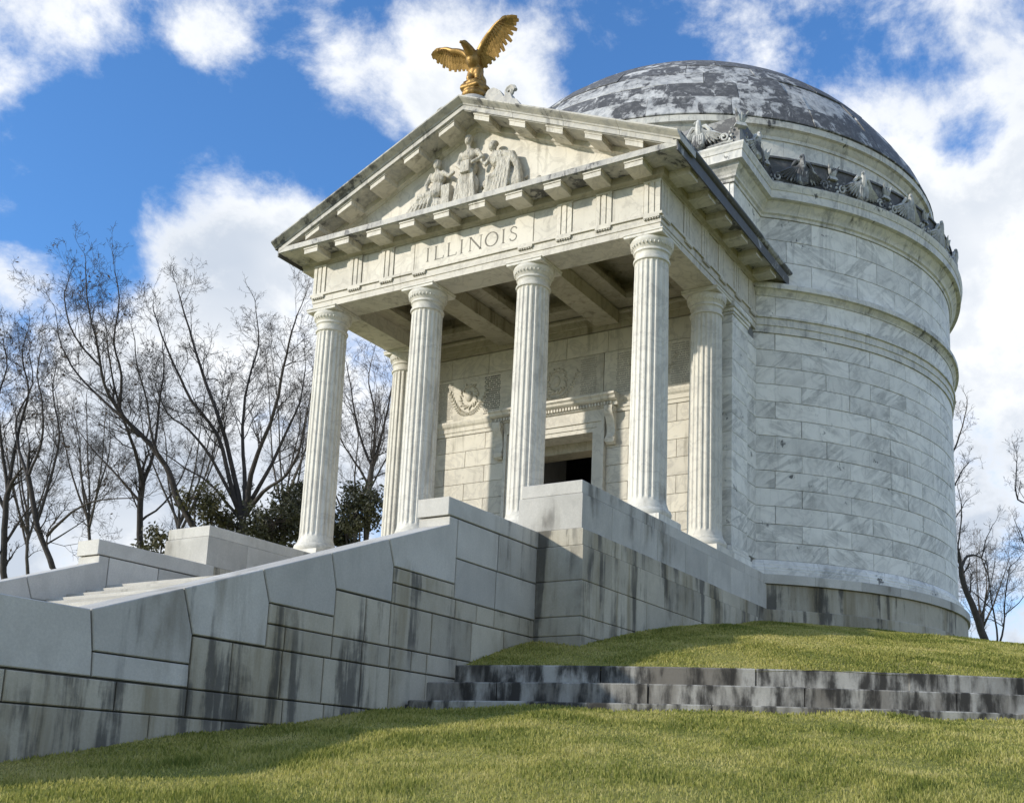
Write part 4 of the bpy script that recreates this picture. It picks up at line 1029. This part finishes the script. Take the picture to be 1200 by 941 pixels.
    for k in range(60):
        x = rp.choice((rp.uniform(-2.5,-1.7), rp.uniform(1.45,2.1), rp.uniform(.2,.5), rp.uniform(-.7,-.45)))
        z = 8.8+rp.uniform(0,1)*max(.1, min(.75, (2.7-abs(x))*.6)); mb.ball((x, -.45, z), (rp.uniform(.03,.08),.05,rp.uniform(.05,.11)), 6, 4, Matrix.Rotation(rp.uniform(-1,1), 3, 'Y'))
    mb.build('relief_foliage', M['carved'], ty, 60)
pediment()

# ---- coffered ceiling
def ceiling():
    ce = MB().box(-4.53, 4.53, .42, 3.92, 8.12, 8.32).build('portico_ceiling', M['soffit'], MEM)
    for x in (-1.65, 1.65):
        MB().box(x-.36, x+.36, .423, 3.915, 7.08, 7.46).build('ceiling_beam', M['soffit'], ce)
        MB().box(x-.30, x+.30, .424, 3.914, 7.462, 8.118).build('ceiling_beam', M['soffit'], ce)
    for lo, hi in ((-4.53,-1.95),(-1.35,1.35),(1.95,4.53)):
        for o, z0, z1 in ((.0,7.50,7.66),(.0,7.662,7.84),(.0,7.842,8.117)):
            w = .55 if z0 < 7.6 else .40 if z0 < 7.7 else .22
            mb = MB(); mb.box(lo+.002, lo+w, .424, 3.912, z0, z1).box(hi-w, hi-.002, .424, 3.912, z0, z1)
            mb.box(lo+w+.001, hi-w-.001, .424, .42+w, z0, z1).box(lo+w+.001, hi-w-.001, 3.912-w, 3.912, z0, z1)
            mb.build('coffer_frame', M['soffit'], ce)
        cx = (lo+hi)/2
ceiling()

# ------------------------------------------------------------------ gilded eagle on the gable
def eagle():
    t = empty('eagle_statue', (0, -.66, 11.745), 'gilded eagle statue with raised wings on the peak of the gable', 'statue')
    S = Vector((0, -.66, 12.03))
    # body: one continuous skin, breast forward, head turned ahead, tail behind
    b_ = [((0,-.78,12.92),(.21,.24,.27)), ((0,-.64,12.68),(.19,.21,.24)), ((0,-.98,13.03),(.15,.16,.14)), ((0,-1.20,13.10),(.10,.13,.10)), ((0,-.45,12.52),(.15,.20,.15))]
    c_ = [([(0,-.86,12.98),(0,-1.06,13.07),(0,-1.20,13.11)],[.17,.13,.095]), ([(-.02,-1.27,13.11),(-.03,-1.36,13.08),(-.03,-1.39,13.02)],[.055,.038,.015]),
          ([(.11,-.68,12.66),(.13,-.76,12.42),(.13,-.72,12.22)],[.12,.09,.05]), ([(-.11,-.68,12.66),(-.13,-.76,12.42),(-.13,-.72,12.22)],[.12,.09,.05]),
          ([(0,-.55,12.60),(0,-.32,12.40)],[.14,.12])]
    sculpt('body', b_, c_, t, M['gold'], .022, 3)
    mb = MB()
    for k in range(7):
        a = R(-27+9*k)
        p0 = np.array([.02*(k-3), -.36, 12.46]); d_ = np.array([math.sin(a)*.75, .66, -.52]); d_ /= np.linalg.norm(d_); L_ = .50-.015*abs(k-3)
        p1 = p0+d_*L_
        sd = np.array([math.cos(a), -math.sin(a)*.3, 0]); up = np.cross(sd, d_)
        mb.loft([[tuple(p0+sd*.03), tuple(p0+up*.02), tuple(p0-sd*.03), tuple(p0-up*.02)], [tuple(p0+d_*L_*.6+sd*.055), tuple(p0+d_*L_*.6+up*.018), tuple(p0+d_*L_*.6-sd*.055), tuple(p0+d_*L_*.6-up*.018)], [tuple(p1+sd*.03), tuple(p1+up*.01), tuple(p1-sd*.03), tuple(p1-up*.01)]])
    mb.build('tail', M['gold'], t, 40)
    for s_, gain, flen in ((1, .60, 1.0), (-1, .34, .82)):
        mb = MB(); lead = []
        sh = np.array([s_*.16, -.80, 13.05]); wr = np.array([s_*.62, -.93, 13.05+gain*.66]); tip = np.array([s_*1.0, -1.0, 13.05+gain])
        def L_at(u):
            if u < .5: q = u/.5; return sh*(1-q)+wr*q+np.array([0,0,.05*math.sin(math.pi*q)])
            q = (u-.5)/.5; return wr*(1-q)+tip*q+np.array([0,0,.05*math.sin(math.pi*q)])
        n = 17
        for i in range(n):
            u = i/(n-1.0); p0 = L_at(u)
            # quills hang down and back near the body and fan outwards at the tip
            f_ = max(0, (u-.45)/.55)**1.3
            d_ = np.array([s_*(.16+.85*f_), .42-.10*f_, -(.80-.62*f_)+gain*.35*f_]); d_ /= np.linalg.norm(d_)
            ln = flen*(.40+.20*math.sin(math.pi*min(1, u*.95+.05))+.04*u)*(1.0 if i % 2 else .90)
            sp = tip-sh; sp /= np.linalg.norm(sp); up = np.cross(sp, d_); up /= np.linalg.norm(up); sd = np.cross(d_, up)
            for kk, (w, e, tk, of) in enumerate(((.070, 1.0, .012, 0.0), (.074, .66, .018, .018), (.078, .36, .028, .036))):
                for sg in ((1,) if kk else (1,)):
                    a0 = p0+up*0; q1 = p0+d_*ln*e*.65; q2 = p0+d_*ln*e
                    tkk = tk+of
                    mb.loft([[tuple(a0+sd*w*.8), tuple(a0+up*tkk), tuple(a0-sd*w*.8), tuple(a0-up*tkk)],
                             [tuple(q1+sd*w), tuple(q1+up*tkk*.8), tuple(q1-sd*w), tuple(q1-up*tkk*.8)],
                             [tuple(q2+sd*w*.55), tuple(q2+up*.006), tuple(q2-sd*w*.55), tuple(q2-up*.006)]])
        pts = [tuple(L_at(u)) for u in np.linspace(-.12, 1, 12)]
        mb.tube(pts, [.10,.10,.095,.09,.085,.08,.075,.065,.055,.045,.035,.02], 8)
        mb.build('wing', M['gold'], t, 45)
    # rocky gilded globe under the claws
    gl = sculpt('perch', [((0,-.66,11.90),(.36,.36,.18)), ((0,-.66,12.10),(.31,.31,.16)), ((.02,-.68,12.22),(.28,.28,.12)), ((-.2,-.8,12.14),(.16,.16,.12)), ((.2,-.55,12.13),(.18,.18,.11))], [([(-.2,-.95,12.06),(.25,-.92,12.08)],[.07,.06])], t, M['gold'], .025, 4)
    mb = MB()
    for s_ in (-1, 1):
        for k in (-1, 0, 1):
            mb.tube([(s_*.13, -.72, 12.30), (s_*.13+k*.05, -.82, 12.32), (s_*.13+k*.08, -.90, 12.25)], [.03,.03,.012], 6)
    mb.build('talons', M['gold'], t, 45)
eagle()

# ------------------------------------------------------------------ trees
def at_view(px, py, depth):
    v = _f + _r*(px-600-SX)/FPX - _u*(py-470.5-SY)/FPX
    return CAM+v*depth
class Twigs:
    """many thin tapering tubes in one mesh"""
    def __init__(s): s.v = []; s.f = []
    def tube(s, pts, rads, n=3):
        ax, ay, az = (pts[-1][i]-pts[0][i] for i in range(3)); l = math.sqrt(ax*ax+ay*ay+az*az)+1e-9; ax /= l; ay /= l; az /= l
        if abs(az) < 0.9: sx, sy, sz = ay, -ax, 0.0
        else: sx, sy, sz = 0.0, az, -ay
        l = math.sqrt(sx*sx+sy*sy+sz*sz)+1e-9; sx /= l; sy /= l; sz /= l
        ux, uy, uz = ay*sz-az*sy, az*sx-ax*sz, ax*sy-ay*sx
        b0 = len(s.v)
        cs = [(math.cos(6.28318*k/n), math.sin(6.28318*k/n)) for k in range(n)]
        for (x, y, z), r_ in zip(pts, rads):
            for c, q in cs: s.v.append((x+r_*(c*sx+q*ux), y+r_*(c*sy+q*uy), z+r_*(c*sz+q*uz)))
        for i in range(len(pts)-1):
            for k in range(n):
                k2 = (k+1) % n; s.f.append((b0+i*n+k, b0+i*n+k2, b0+(i+1)*n+k2, b0+(i+1)*n+k))
    def build(s, name, mat, parent):
        me = bpy.data.meshes.new(name); me.from_pydata(s.v, [], s.f); me.shade_smooth(); me.materials.append(mat)
        return link(bpy.data.objects.new(name, me), parent)
def sprout(tw, rn, p, d_, length, rad, level, leaves=None):
    """one branch with its side branches; bends upward and wanders"""
    n = 5 if level == 1 else 4 if level == 2 else 3
    pts = [tuple(p)]; dirs = [d_]; q = list(p); dx, dy, dz = d_
    w = 0.22 if level < 3 else 0.30
    for i in range(n):
        dx += rn.gauss(0, w); dy += rn.gauss(0, w); dz += rn.gauss(0, w)+0.10
        l = math.sqrt(dx*dx+dy*dy+dz*dz); dx /= l; dy /= l; dz /= l
        st = length/n; q = [q[0]+dx*st, q[1]+dy*st, q[2]+dz*st]; pts.append(tuple(q)); dirs.append((dx,dy,dz))
    tw.tube(pts, [max(0.0042, rad*(1-0.75*i/n)) for i in range(n+1)], 4 if level == 1 else 3)
    if leaves is not None and level >= 3 and rn.random() < leaves[1]: leaves[0].append(pts[-1])
    if level >= 4 or length < 0.22: return
    k = {1: int(3+length*2.3), 2: int(2.5+length*2.8), 3: 3}[level]
    for j in range(k):
        t = rn.uniform(0.18, 1.0); i = min(n-1, int(t*n)); f_ = t*n-i
        a, b_ = pts[i], pts[i+1]; pp = tuple(a[m_]+(b_[m_]-a[m_])*f_ for m_ in range(3)); bd = dirs[i]
        rx, ry, rz = rn.gauss(0,1), rn.gauss(0,1), rn.gauss(0,1); dt = rx*bd[0]+ry*bd[1]+rz*bd[2]
        rx -= dt*bd[0]; ry -= dt*bd[1]; rz -= dt*bd[2]; l = math.sqrt(rx*rx+ry*ry+rz*rz)+1e-9
        an = rn.uniform(0.45, 1.05); ca, sa = math.cos(an), math.sin(an)
        nd = (bd[0]*ca+rx/l*sa, bd[1]*ca+ry/l*sa, bd[2]*ca+rz/l*sa)
        sprout(tw, rn, pp, nd, length*rn.uniform(0.36, 0.62)*(1.1-0.35*t), max(0.0055, rad*(0.56-0.25*t)), level+1, leaves)
def bare_tree(name, label, limbs, depth, seed, mat, dens=1.0, spread=2.2, group='bare trees behind the monument', leafy=0.0, twig=1.0):
    """limbs: pixel polylines with start and end radius in pixels, stood up at their own distance"""
    rn = random.Random(seed); px0 = limbs[0][0][0]
    base = at_view(px0[0], px0[1], depth); gz = ground_z(base[0], base[1])
    t = empty(name, (base[0], base[1], gz), label, 'tree', group)
    k = depth/FPX; tk = Twigs(); tw = Twigs(); lv = ([], leafy) if leafy else None
    for li, (pl, r0, r1) in enumerate(limbs):
        off = 0.0 if li == 0 else rn.uniform(-spread, spread)
        n = len(pl); P_ = []; rr = []
        for i, (x, y) in enumerate(pl):
            u = i/(n-1.0); P_.append(tuple(at_view(x, y, depth+off*u))); rr.append(0.64*k*(r0+(r1-r0)*u**0.7))
        if li == 0: P_.insert(0, (P_[0][0]+.1, P_[0][1]+.1, gz-.3)); rr.insert(0, rr[0]*1.3)
        # round the kinks
        Q = []; qr = []
        for i in range(len(P_)-1):
            for s_ in range(3):
                u = s_/3.0; a = P_[max(0,i-1)]; b_ = P_[i]; c = P_[i+1]; d_ = P_[min(len(P_)-1,i+2)]
                Q.append(tuple(0.5*((2*b_[m_])+(-a[m_]+c[m_])*u+(2*a[m_]-5*b_[m_]+4*c[m_]-d_[m_])*u*u+(-a[m_]+3*b_[m_]-3*c[m_]+d_[m_])*u**3)+rn.gauss(0,.012) for m_ in range(3))); qr.append(rr[i]+(rr[i+1]-rr[i])*u)
        Q.append(P_[-1]); qr.append(rr[-1])
        tk.tube(Q, qr, 7)
        L_ = sum(math.dist(Q[i], Q[i+1]) for i in range(len(Q)-1))
        m_n = int(L_*2.0*dens) if (li or len(limbs) == 1) else int(L_*0.35*dens)
        for j in range(m_n):
            t_ = rn.uniform(0.28 if li else 0.55, 1.0); i = min(len(Q)-2, int(t_*(len(Q)-1))); a, b_ = Q[i], Q[i+1]
            bd = np.array(b_)-np.array(a); bd /= (np.linalg.norm(bd)+1e-9); h = np.array([rn.gauss(0,1), rn.gauss(0,1), rn.gauss(0,1)]); h -= bd*(h@bd); h /= np.linalg.norm(h)
            an = rn.uniform(.45, 1.0); nd = bd*math.cos(an)+h*math.sin(an)
            sprout(tw, rn, a, tuple(nd), rn.uniform(1.0, 2.7)*twig*(1.15-.5*t_), max(.010, qr[i]*.40), 1 if L_ > 2 else 2, lv)
        sprout(tw, rn, Q[-1], tuple((np.array(Q[-1])-np.array(Q[-2]))/math.dist(Q[-1], Q[-2])), 1.4*twig, max(.012, qr[-1]), 1, lv)
    tk.build('trunk', mat, t); tw.build('crown', mat, t)
    if lv and lv[0]:
        leaf_cloud('dead_leaves', lv[0], 2, .09, .075, M['deadleaf'], t, rn)
    return t
def leaf_cloud(name, centres, per, jit, size, mat, parent, rn):
    C_ = np.repeat(np.array(centres), per, axis=0); g = np.random.default_rng(rn.randrange(10**6))
    C_ = C_+g.normal(0, jit, C_.shape); n = len(C_)
    a = g.normal(0, 1, (n,3)); a /= np.linalg.norm(a, axis=1)[:,None]; h = g.normal(0, 1, (n,3)); b_ = np.cross(a, h); b_ /= np.linalg.norm(b_, axis=1)[:,None]
    s_ = size*g.uniform(.6, 1.3, (n,1))
    V = np.stack([C_-a*s_, C_+b_*s_*.45, C_+a*s_, C_-b_*s_*.45], 1).reshape(-1,3)
    F = np.arange(4*n).reshape(-1,4)
    me = bpy.data.meshes.new(name); me.from_pydata(V.tolist(), [], F.tolist()); me.materials.append(mat)
    return link(bpy.data.objects.new(name, me), parent)
def evergreen(label, blobs, depth, seed, mat, n_leaf, size=.11, name='evergreen_shrub'):
    rn = random.Random(seed); g = np.random.default_rng(seed)
    cx, cy, _ = blobs[0]; base = at_view(cx, cy, depth); gz = ground_z(base[0], base[1])
    t = empty(name, (base[0], base[1], gz), label, 'shrub', 'evergreens under the bare trees'); k = depth/FPX
    tw = Twigs(); cen = []
    for (x, y, rp) in blobs:
        c = at_view(x, y, depth+rn.uniform(-1.2,1.2)); r_ = rp*k
        bp = (base[0]+rn.uniform(-.2,.2), base[1]+rn.uniform(-.2,.2), gz-.2); tw.tube([bp, tuple((np.array(bp)+c)/2+g.normal(0,.2,3)), tuple(c)], [.09,.06,.03], 5)
        m_n = int(n_leaf*(rp/40.0)**2)
        # tufts spread through the volume, leaving gaps
        tuft = g.normal(0, 1, (max(8, m_n//45), 3)); tuft /= np.linalg.norm(tuft, axis=1)[:,None]; tuft *= (g.uniform(.25, 1.0, (len(tuft),1))**.5)*r_; tuft[:,2] *= .85
        for q in tuft:
            tw.tube([tuple(c), tuple(c+q*.6+g.normal(0,.08,3)), tuple(c+q)], [.022,.015,.006], 3)
            cen.extend((c+q+g.normal(0, .17, (45,3))).tolist())
    tw.build('stems', M['bark'], t)
    leaf_cloud('foliage', cen, 1, .03, size, mat, t, rn)

bare_tree('bare_tree', 'spreading bare tree with many dark limbs rising behind the stair wall, beside the corner column',
  [([(289,690),(286,645),(284,612)],11,9), ([(284,614),(270,566),(255,510),(225,470),(205,430),(190,395),(180,365)],5.5,.9), ([(285,610),(275,560),(258,495),(240,445),(226,400),(214,360),(208,340)],6,.8),
   ([(288,605),(294,556),(306,522),(322,480),(332,430),(342,390),(350,365)],6,.9), ([(290,600),(308,577),(334,558),(350,530),(356,500),(366,455)],5,.9), ([(284,612),(268,592),(245,566),(216,547),(192,531)],4,.8),
   ([(288,600),(286,550),(284,500),(290,450),(303,405),(300,365)],5,.8), ([(292,590),(318,545),(336,505),(352,470),(358,430)],4.5,.9), ([(280,600),(250,540),(222,505),(196,484),(182,452)],4,.8)], 46, 11, M['bark'], 1.0)
bare_tree('bare_tree', 'leaning bare tree with a bent trunk and a tall narrow leaf-flecked crown',
  [([(238,650),(226,617),(207,583),(199,556),(184,531),(164,508),(142,488)],7,4.5), ([(164,512),(140,482),(122,450),(115,407),(104,365),(100,312)],4.5,.8), ([(150,495),(122,470),(92,440),(72,405),(66,372)],3.4,.7), ([(140,482),(142,440),(133,400),(140,350),(134,318)],3.2,.7), ([(199,556),(180,520),(172,470),(160,425),(156,390)],3,.7), ([(118,430),(88,395),(75,352),(80,330)],2.4,.7)], 45, 12, M['bark'], 1.15, leafy=.02)
bare_tree('bare_tree', 'bare tree with a straight dark trunk just behind the far stair wall',
  [([(164,690),(164,641),(164,600),(167,566)],6.5,5), ([(167,566),(160,535),(152,510),(138,470),(128,420),(124,380)],4.5,.8), ([(167,566),(180,530),(186,480),(192,430),(190,400)],4,.7), ([(166,590),(140,560),(112,530),(92,505)],3,.7), ([(165,610),(192,590),(212,560),(226,520)],2.6,.7)], 47, 13, M['bark'], 1.0)
bare_tree('bare_tree', 'forked bare tree with a long low branch reaching toward the straight trunk',
  [([(72,700),(62,665),(52,640),(43,612),(33,558)],6,4.5), ([(33,558),(22,527),(20,490),(38,450),(34,415)],3.6,.7), ([(55,628),(84,600),(119,586),(161,584)],3.2,.9), ([(43,612),(60,560),(70,510),(62,460),(66,430)],3.4,.7), ([(33,558),(48,520),(50,480),(44,440),(48,410)],3,.7), ([(50,640),(80,622),(104,606)],2,.6)], 44, 14, M['bark'], 1.15, leafy=.02)
bare_tree('bare_tree', 'tall bare tree with a dark twisting trunk, farthest along the stairs from the portico',
  [([(8,720),(4,671),(6,620),(9,578)],6.5,5), ([(9,578),(17,527),(25,493),(34,459),(26,420),(30,395)],4,.8), ([(7,600),(-14,550),(-20,500),(-12,450),(-16,410)],4,.8), ([(9,578),(2,520),(-2,470),(8,430),(4,405)],3.6,.7), ([(5,640),(30,600),(50,585),(66,560)],2.4,.7)], 45, 15, M['bark'], 1.2, leafy=.02)
bare_tree('bare_tree', 'slender bare tree seen between the corner column and the next columns',
  [([(428,660),(430,600),(436,548)],5,4), ([(436,548),(446,515),(454,482),(462,440),(470,405)],3.4,.7), ([(436,548),(420,505),(411,455),(406,425)],3,.7), ([(433,570),(415,540),(402,520),(394,500)],2.6,.7), ([(436,545),(440,490),(432,450),(436,420)],2.8,.6)], 46, 16, M['bark'], 1.0, 1.6)
bare_tree('bare_tree', 'bare tree with a thick crooked trunk bent against the round wall',
  [([(1162,775),(1153,748),(1143,717),(1131,690),(1126,668)],9.5,4.5), ([(1126,668),(1131,655),(1140,650),(1150,654)],4,1.6), ([(1127,675),(1123,640),(1127,600),(1122,570)],2.4,.6), ([(1150,654),(1156,630),(1166,612)],1.4,.5), ([(1148,725),(1160,690),(1166,655)],1.6,.5)], 50, 17, M['bark_grey'], .8, 1.4, 'bare trees beyond the mound', twig=.7)
bare_tree('bare_tree', 'thin twin stemmed bare tree beyond the mound',
  [([(1170,780),(1169,748),(1164,715),(1160,690),(1157,662)],2.4,.9), ([(1170,760),(1176,735),(1178,700),(1183,665)],2.4,.8), ([(1164,715),(1148,700),(1136,690)],1.2,.5), ([(1177,720),(1194,706),(1206,690)],1.3,.5), ([(1176,735),(1160,725),(1148,730)],1.1,.5)], 52, 18, M['bark_grey'], 1.5, 1.6, 'bare trees beyond the mound', twig=.75)
bare_tree('bare_tree', 'tall bare tree hidden behind the round wall with only side twigs showing',
  [([(1085,760),(1092,640),(1100,560)],5,3.5), ([(1100,560),(1117,530),(1128,500),(1133,474)],2.6,.7), ([(1100,600),(1118,570),(1130,548),(1138,540)],2.4,.6), ([(1096,640),(1118,610),(1130,590)],2.0,.6)], 54, 19, M['bark_grey'], 1.1, 1.2, 'bare trees beyond the mound', twig=.62)
bare_tree('bare_tree', 'bare tree standing clear of the round wall with upturned branch ends',
  [([(1262,800),(1255,700),(1240,650)],6,4), ([(1240,650),(1212,655),(1202,640),(1195,622)],2.6,.9), ([(1250,640),(1215,596),(1193,585),(1190,562),(1192,536)],2.8,.8), ([(1250,640),(1245,560),(1230,500)],3,.8)], 46, 20, M['bark_grey'], .7, 1.2, 'bare trees beyond the mound', twig=.7)
# thinner trees farther off, seen as a grey web of twigs
def far_tree(px, top, base, depth, seed, label, lean=0):
    rn = random.Random(seed); h = base-top; L_ = [([(px,base),(px+lean*.3,base-h*.2),(px+lean*.5,base-h*.38)],3.4,2.6)]
    for i in range(6):
        a = rn.uniform(-.55,.55); s0 = rn.uniform(.25,.42); p0 = (px+lean*s0*1.2, base-h*s0); ln = h*(1-s0)*rn.uniform(.75,1.0)
        L_.append(([p0, (p0[0]+a*ln*.35, p0[1]-ln*.35), (p0[0]+a*ln*.6+rn.uniform(-6,6), p0[1]-ln*.68), (p0[0]+a*ln*.75+rn.uniform(-8,8), p0[1]-ln)], 2.4, .5))
    bare_tree('distant_bare_tree', label, L_, depth, seed, M['bark_grey'], .62, 2.5, 'distant bare trees', twig=1.1)
for i, (px, top, depth, lab) in enumerate([(30,470,66,'thin distant bare tree showing between the two twisting trunks'),(108,455,70,'thin distant bare tree showing under the long low branch'),(205,440,68,'thin distant bare tree showing between the straight trunk and the spreading tree'),
        (335,400,64,'thin distant bare tree showing beside the corner column'),(415,440,70,'thin distant bare tree showing between the first two columns'),(1150,640,72,'thin distant bare tree low beyond the mound')]):
    far_tree(px, top, 700 if px < 1000 else 790, depth, 60+i, lab, [6,-8,10,-6,4,3][i])
evergreen('dark evergreen shrub at the foot of the spreading bare tree', [(322,612,30),(338,590,22),(306,628,22),(350,625,24)], 44, 31, M['evergreen'], 3600, .09)
evergreen('dark evergreen shrub seen between the corner column and the stair wall', [(422,604,26),(404,622,22),(436,588,18),(415,580,14)], 44, 32, M['evergreen'], 3600, .09)
evergreen('loose olive green shrub between the leaning trunk and the spreading tree', [(250,598,26),(228,582,17),(268,618,20),(240,622,18)], 45, 33, M['olive'], 2000, .10)
evergreen('tall dark evergreen shrub close behind the corner column', [(372,606,28),(362,580,20),(384,630,24)], 45, 34, M['evergreen'], 3600, .09)
evergreen('low olive green shrub at the foot of the straight trunk', [(190,632,18),(170,640,14),(208,640,14)], 45, 35, M['olive'], 1800, .10)

# ------------------------------------------------------------------ grass
def grass(name, label, n, rmin, rmax, amin, amax, hmin, hmax, seed, near=None):
    g = np.random.default_rng(seed)
    a = np.radians(g.uniform(amin, amax, n)); r_ = np.sqrt(g.uniform(rmin**2, rmax**2, n))
    x = r_*np.sin(a); y = YD-r_*np.cos(a)
    keep = np.ones(n, bool)
    keep &= ~((np.abs(x) < XO2+.02) & (y < 0))            # stairs and their walls
    keep &= ~((np.abs(x) < 5.80) & (y > -4.35) & (y < 9))  # podium
    d_ = np.hypot(x-CAM[0], y-CAM[1]); keep &= (d_ > 2.5)
    if near: keep &= g.uniform(0, 1, n) < np.clip((near/d_)**1.2, .12, 1)
    # patchy growth
    patch = .5+.5*np.sin(x*1.9+np.sin(y*1.3)*1.5)*np.sin(y*2.3+np.cos(x*1.1)*1.7)
    keep &= g.uniform(0, 1, n) < .55+.45*patch
    x = x[keep]; y = y[keep]; n = len(x); d_ = d_[keep]
    clump = np.zeros(n); straw = np.zeros(n)
    for k in range(130):
        ca, cr_ = np.radians(g.uniform(amin, amax)), math.sqrt(g.uniform(rmin**2, rmax**2)); cx, cy = cr_*np.sin(ca), YD-cr_*np.cos(ca)
        sx_, sy_ = g.uniform(.15, .8), g.uniform(.15, .5)
        e = np.exp(-((x-cx)/sx_)**2-((y-cy)/sy_)**2)
        if k % 2: clump += e
        else: straw += e
    clump = np.clip(clump, 0, 1); straw = np.clip(straw, 0, 1)
    z = np.array([ground_z(p, q) for p, q in zip(x, y)])-.012
    h = g.uniform(hmin, hmax, n)*(0.75+.5*patch[keep])*(1+.7*clump-.35*straw); w = g.uniform(.0035, .0075, n)*np.clip(d_/9.0, 1.0, 2.6)
    th = g.uniform(0, 2*np.pi, n); lean = g.normal(0, .38, n)*h; ld = g.uniform(0, 2*np.pi, n)
    P0 = np.stack([x-w*np.cos(th), y-w*np.sin(th), z], 1); P1 = np.stack([x+w*np.cos(th), y+w*np.sin(th), z], 1)
    lx, ly = lean*np.cos(ld), lean*np.sin(ld)
    M0 = np.stack([x+lx*.35-w*.8*np.cos(th), y+ly*.35-w*.8*np.sin(th), z+h*.6], 1); M1 = np.stack([x+lx*.35+w*.8*np.cos(th), y+ly*.35+w*.8*np.sin(th), z+h*.6], 1)
    T = np.stack([x+lx, y+ly, z+h*.98], 1)
    V = np.stack([P0,P1,M1,M0,T], 1).reshape(-1,3)
    me = bpy.data.meshes.new(name); me.vertices.add(5*n); me.vertices.foreach_set('co', V.ravel())
    i5 = np.arange(n)*5
    loops = np.stack([i5,i5+1,i5+2,i5+3, i5+3,i5+2,i5+4], 1).ravel()
    me.loops.add(7*n); me.loops.foreach_set('vertex_index', loops.astype(np.int32))
    me.polygons.add(2*n); st = np.stack([np.arange(n)*7, np.arange(n)*7+4], 1).ravel(); me.polygons.foreach_set('loop_start', st.astype(np.int32))
    try: me.polygons.foreach_set('loop_total', np.tile([4,3], n).astype(np.int32))
    except Exception: pass
    at = me.attributes.new('tone', 'FLOAT', 'POINT'); tone = np.clip(g.beta(2.0, 2.4, n)+.12*(patch[keep]-.5)-.34*clump+.34*straw, 0, 1); at.data.foreach_set('value', np.repeat(tone, 5).astype(np.float32))
    me.update(); me.validate(); me.materials.append(M['grass'])
    o = bpy.data.objects.new(name, me); COL.objects.link(o); tag(o, label, 'grass', kind='stuff'); return o
grass('lawn_grass', 'short yellow green grass on the sloping lawn', 560000, 22.0, 35.5, 6, 52, .025, .065, 1, near=10.0)
grass('mound_grass', 'short green grass on the mound above the terrace wall', 270000, 9.3, 20.56, 8, 78, .03, .065, 2)
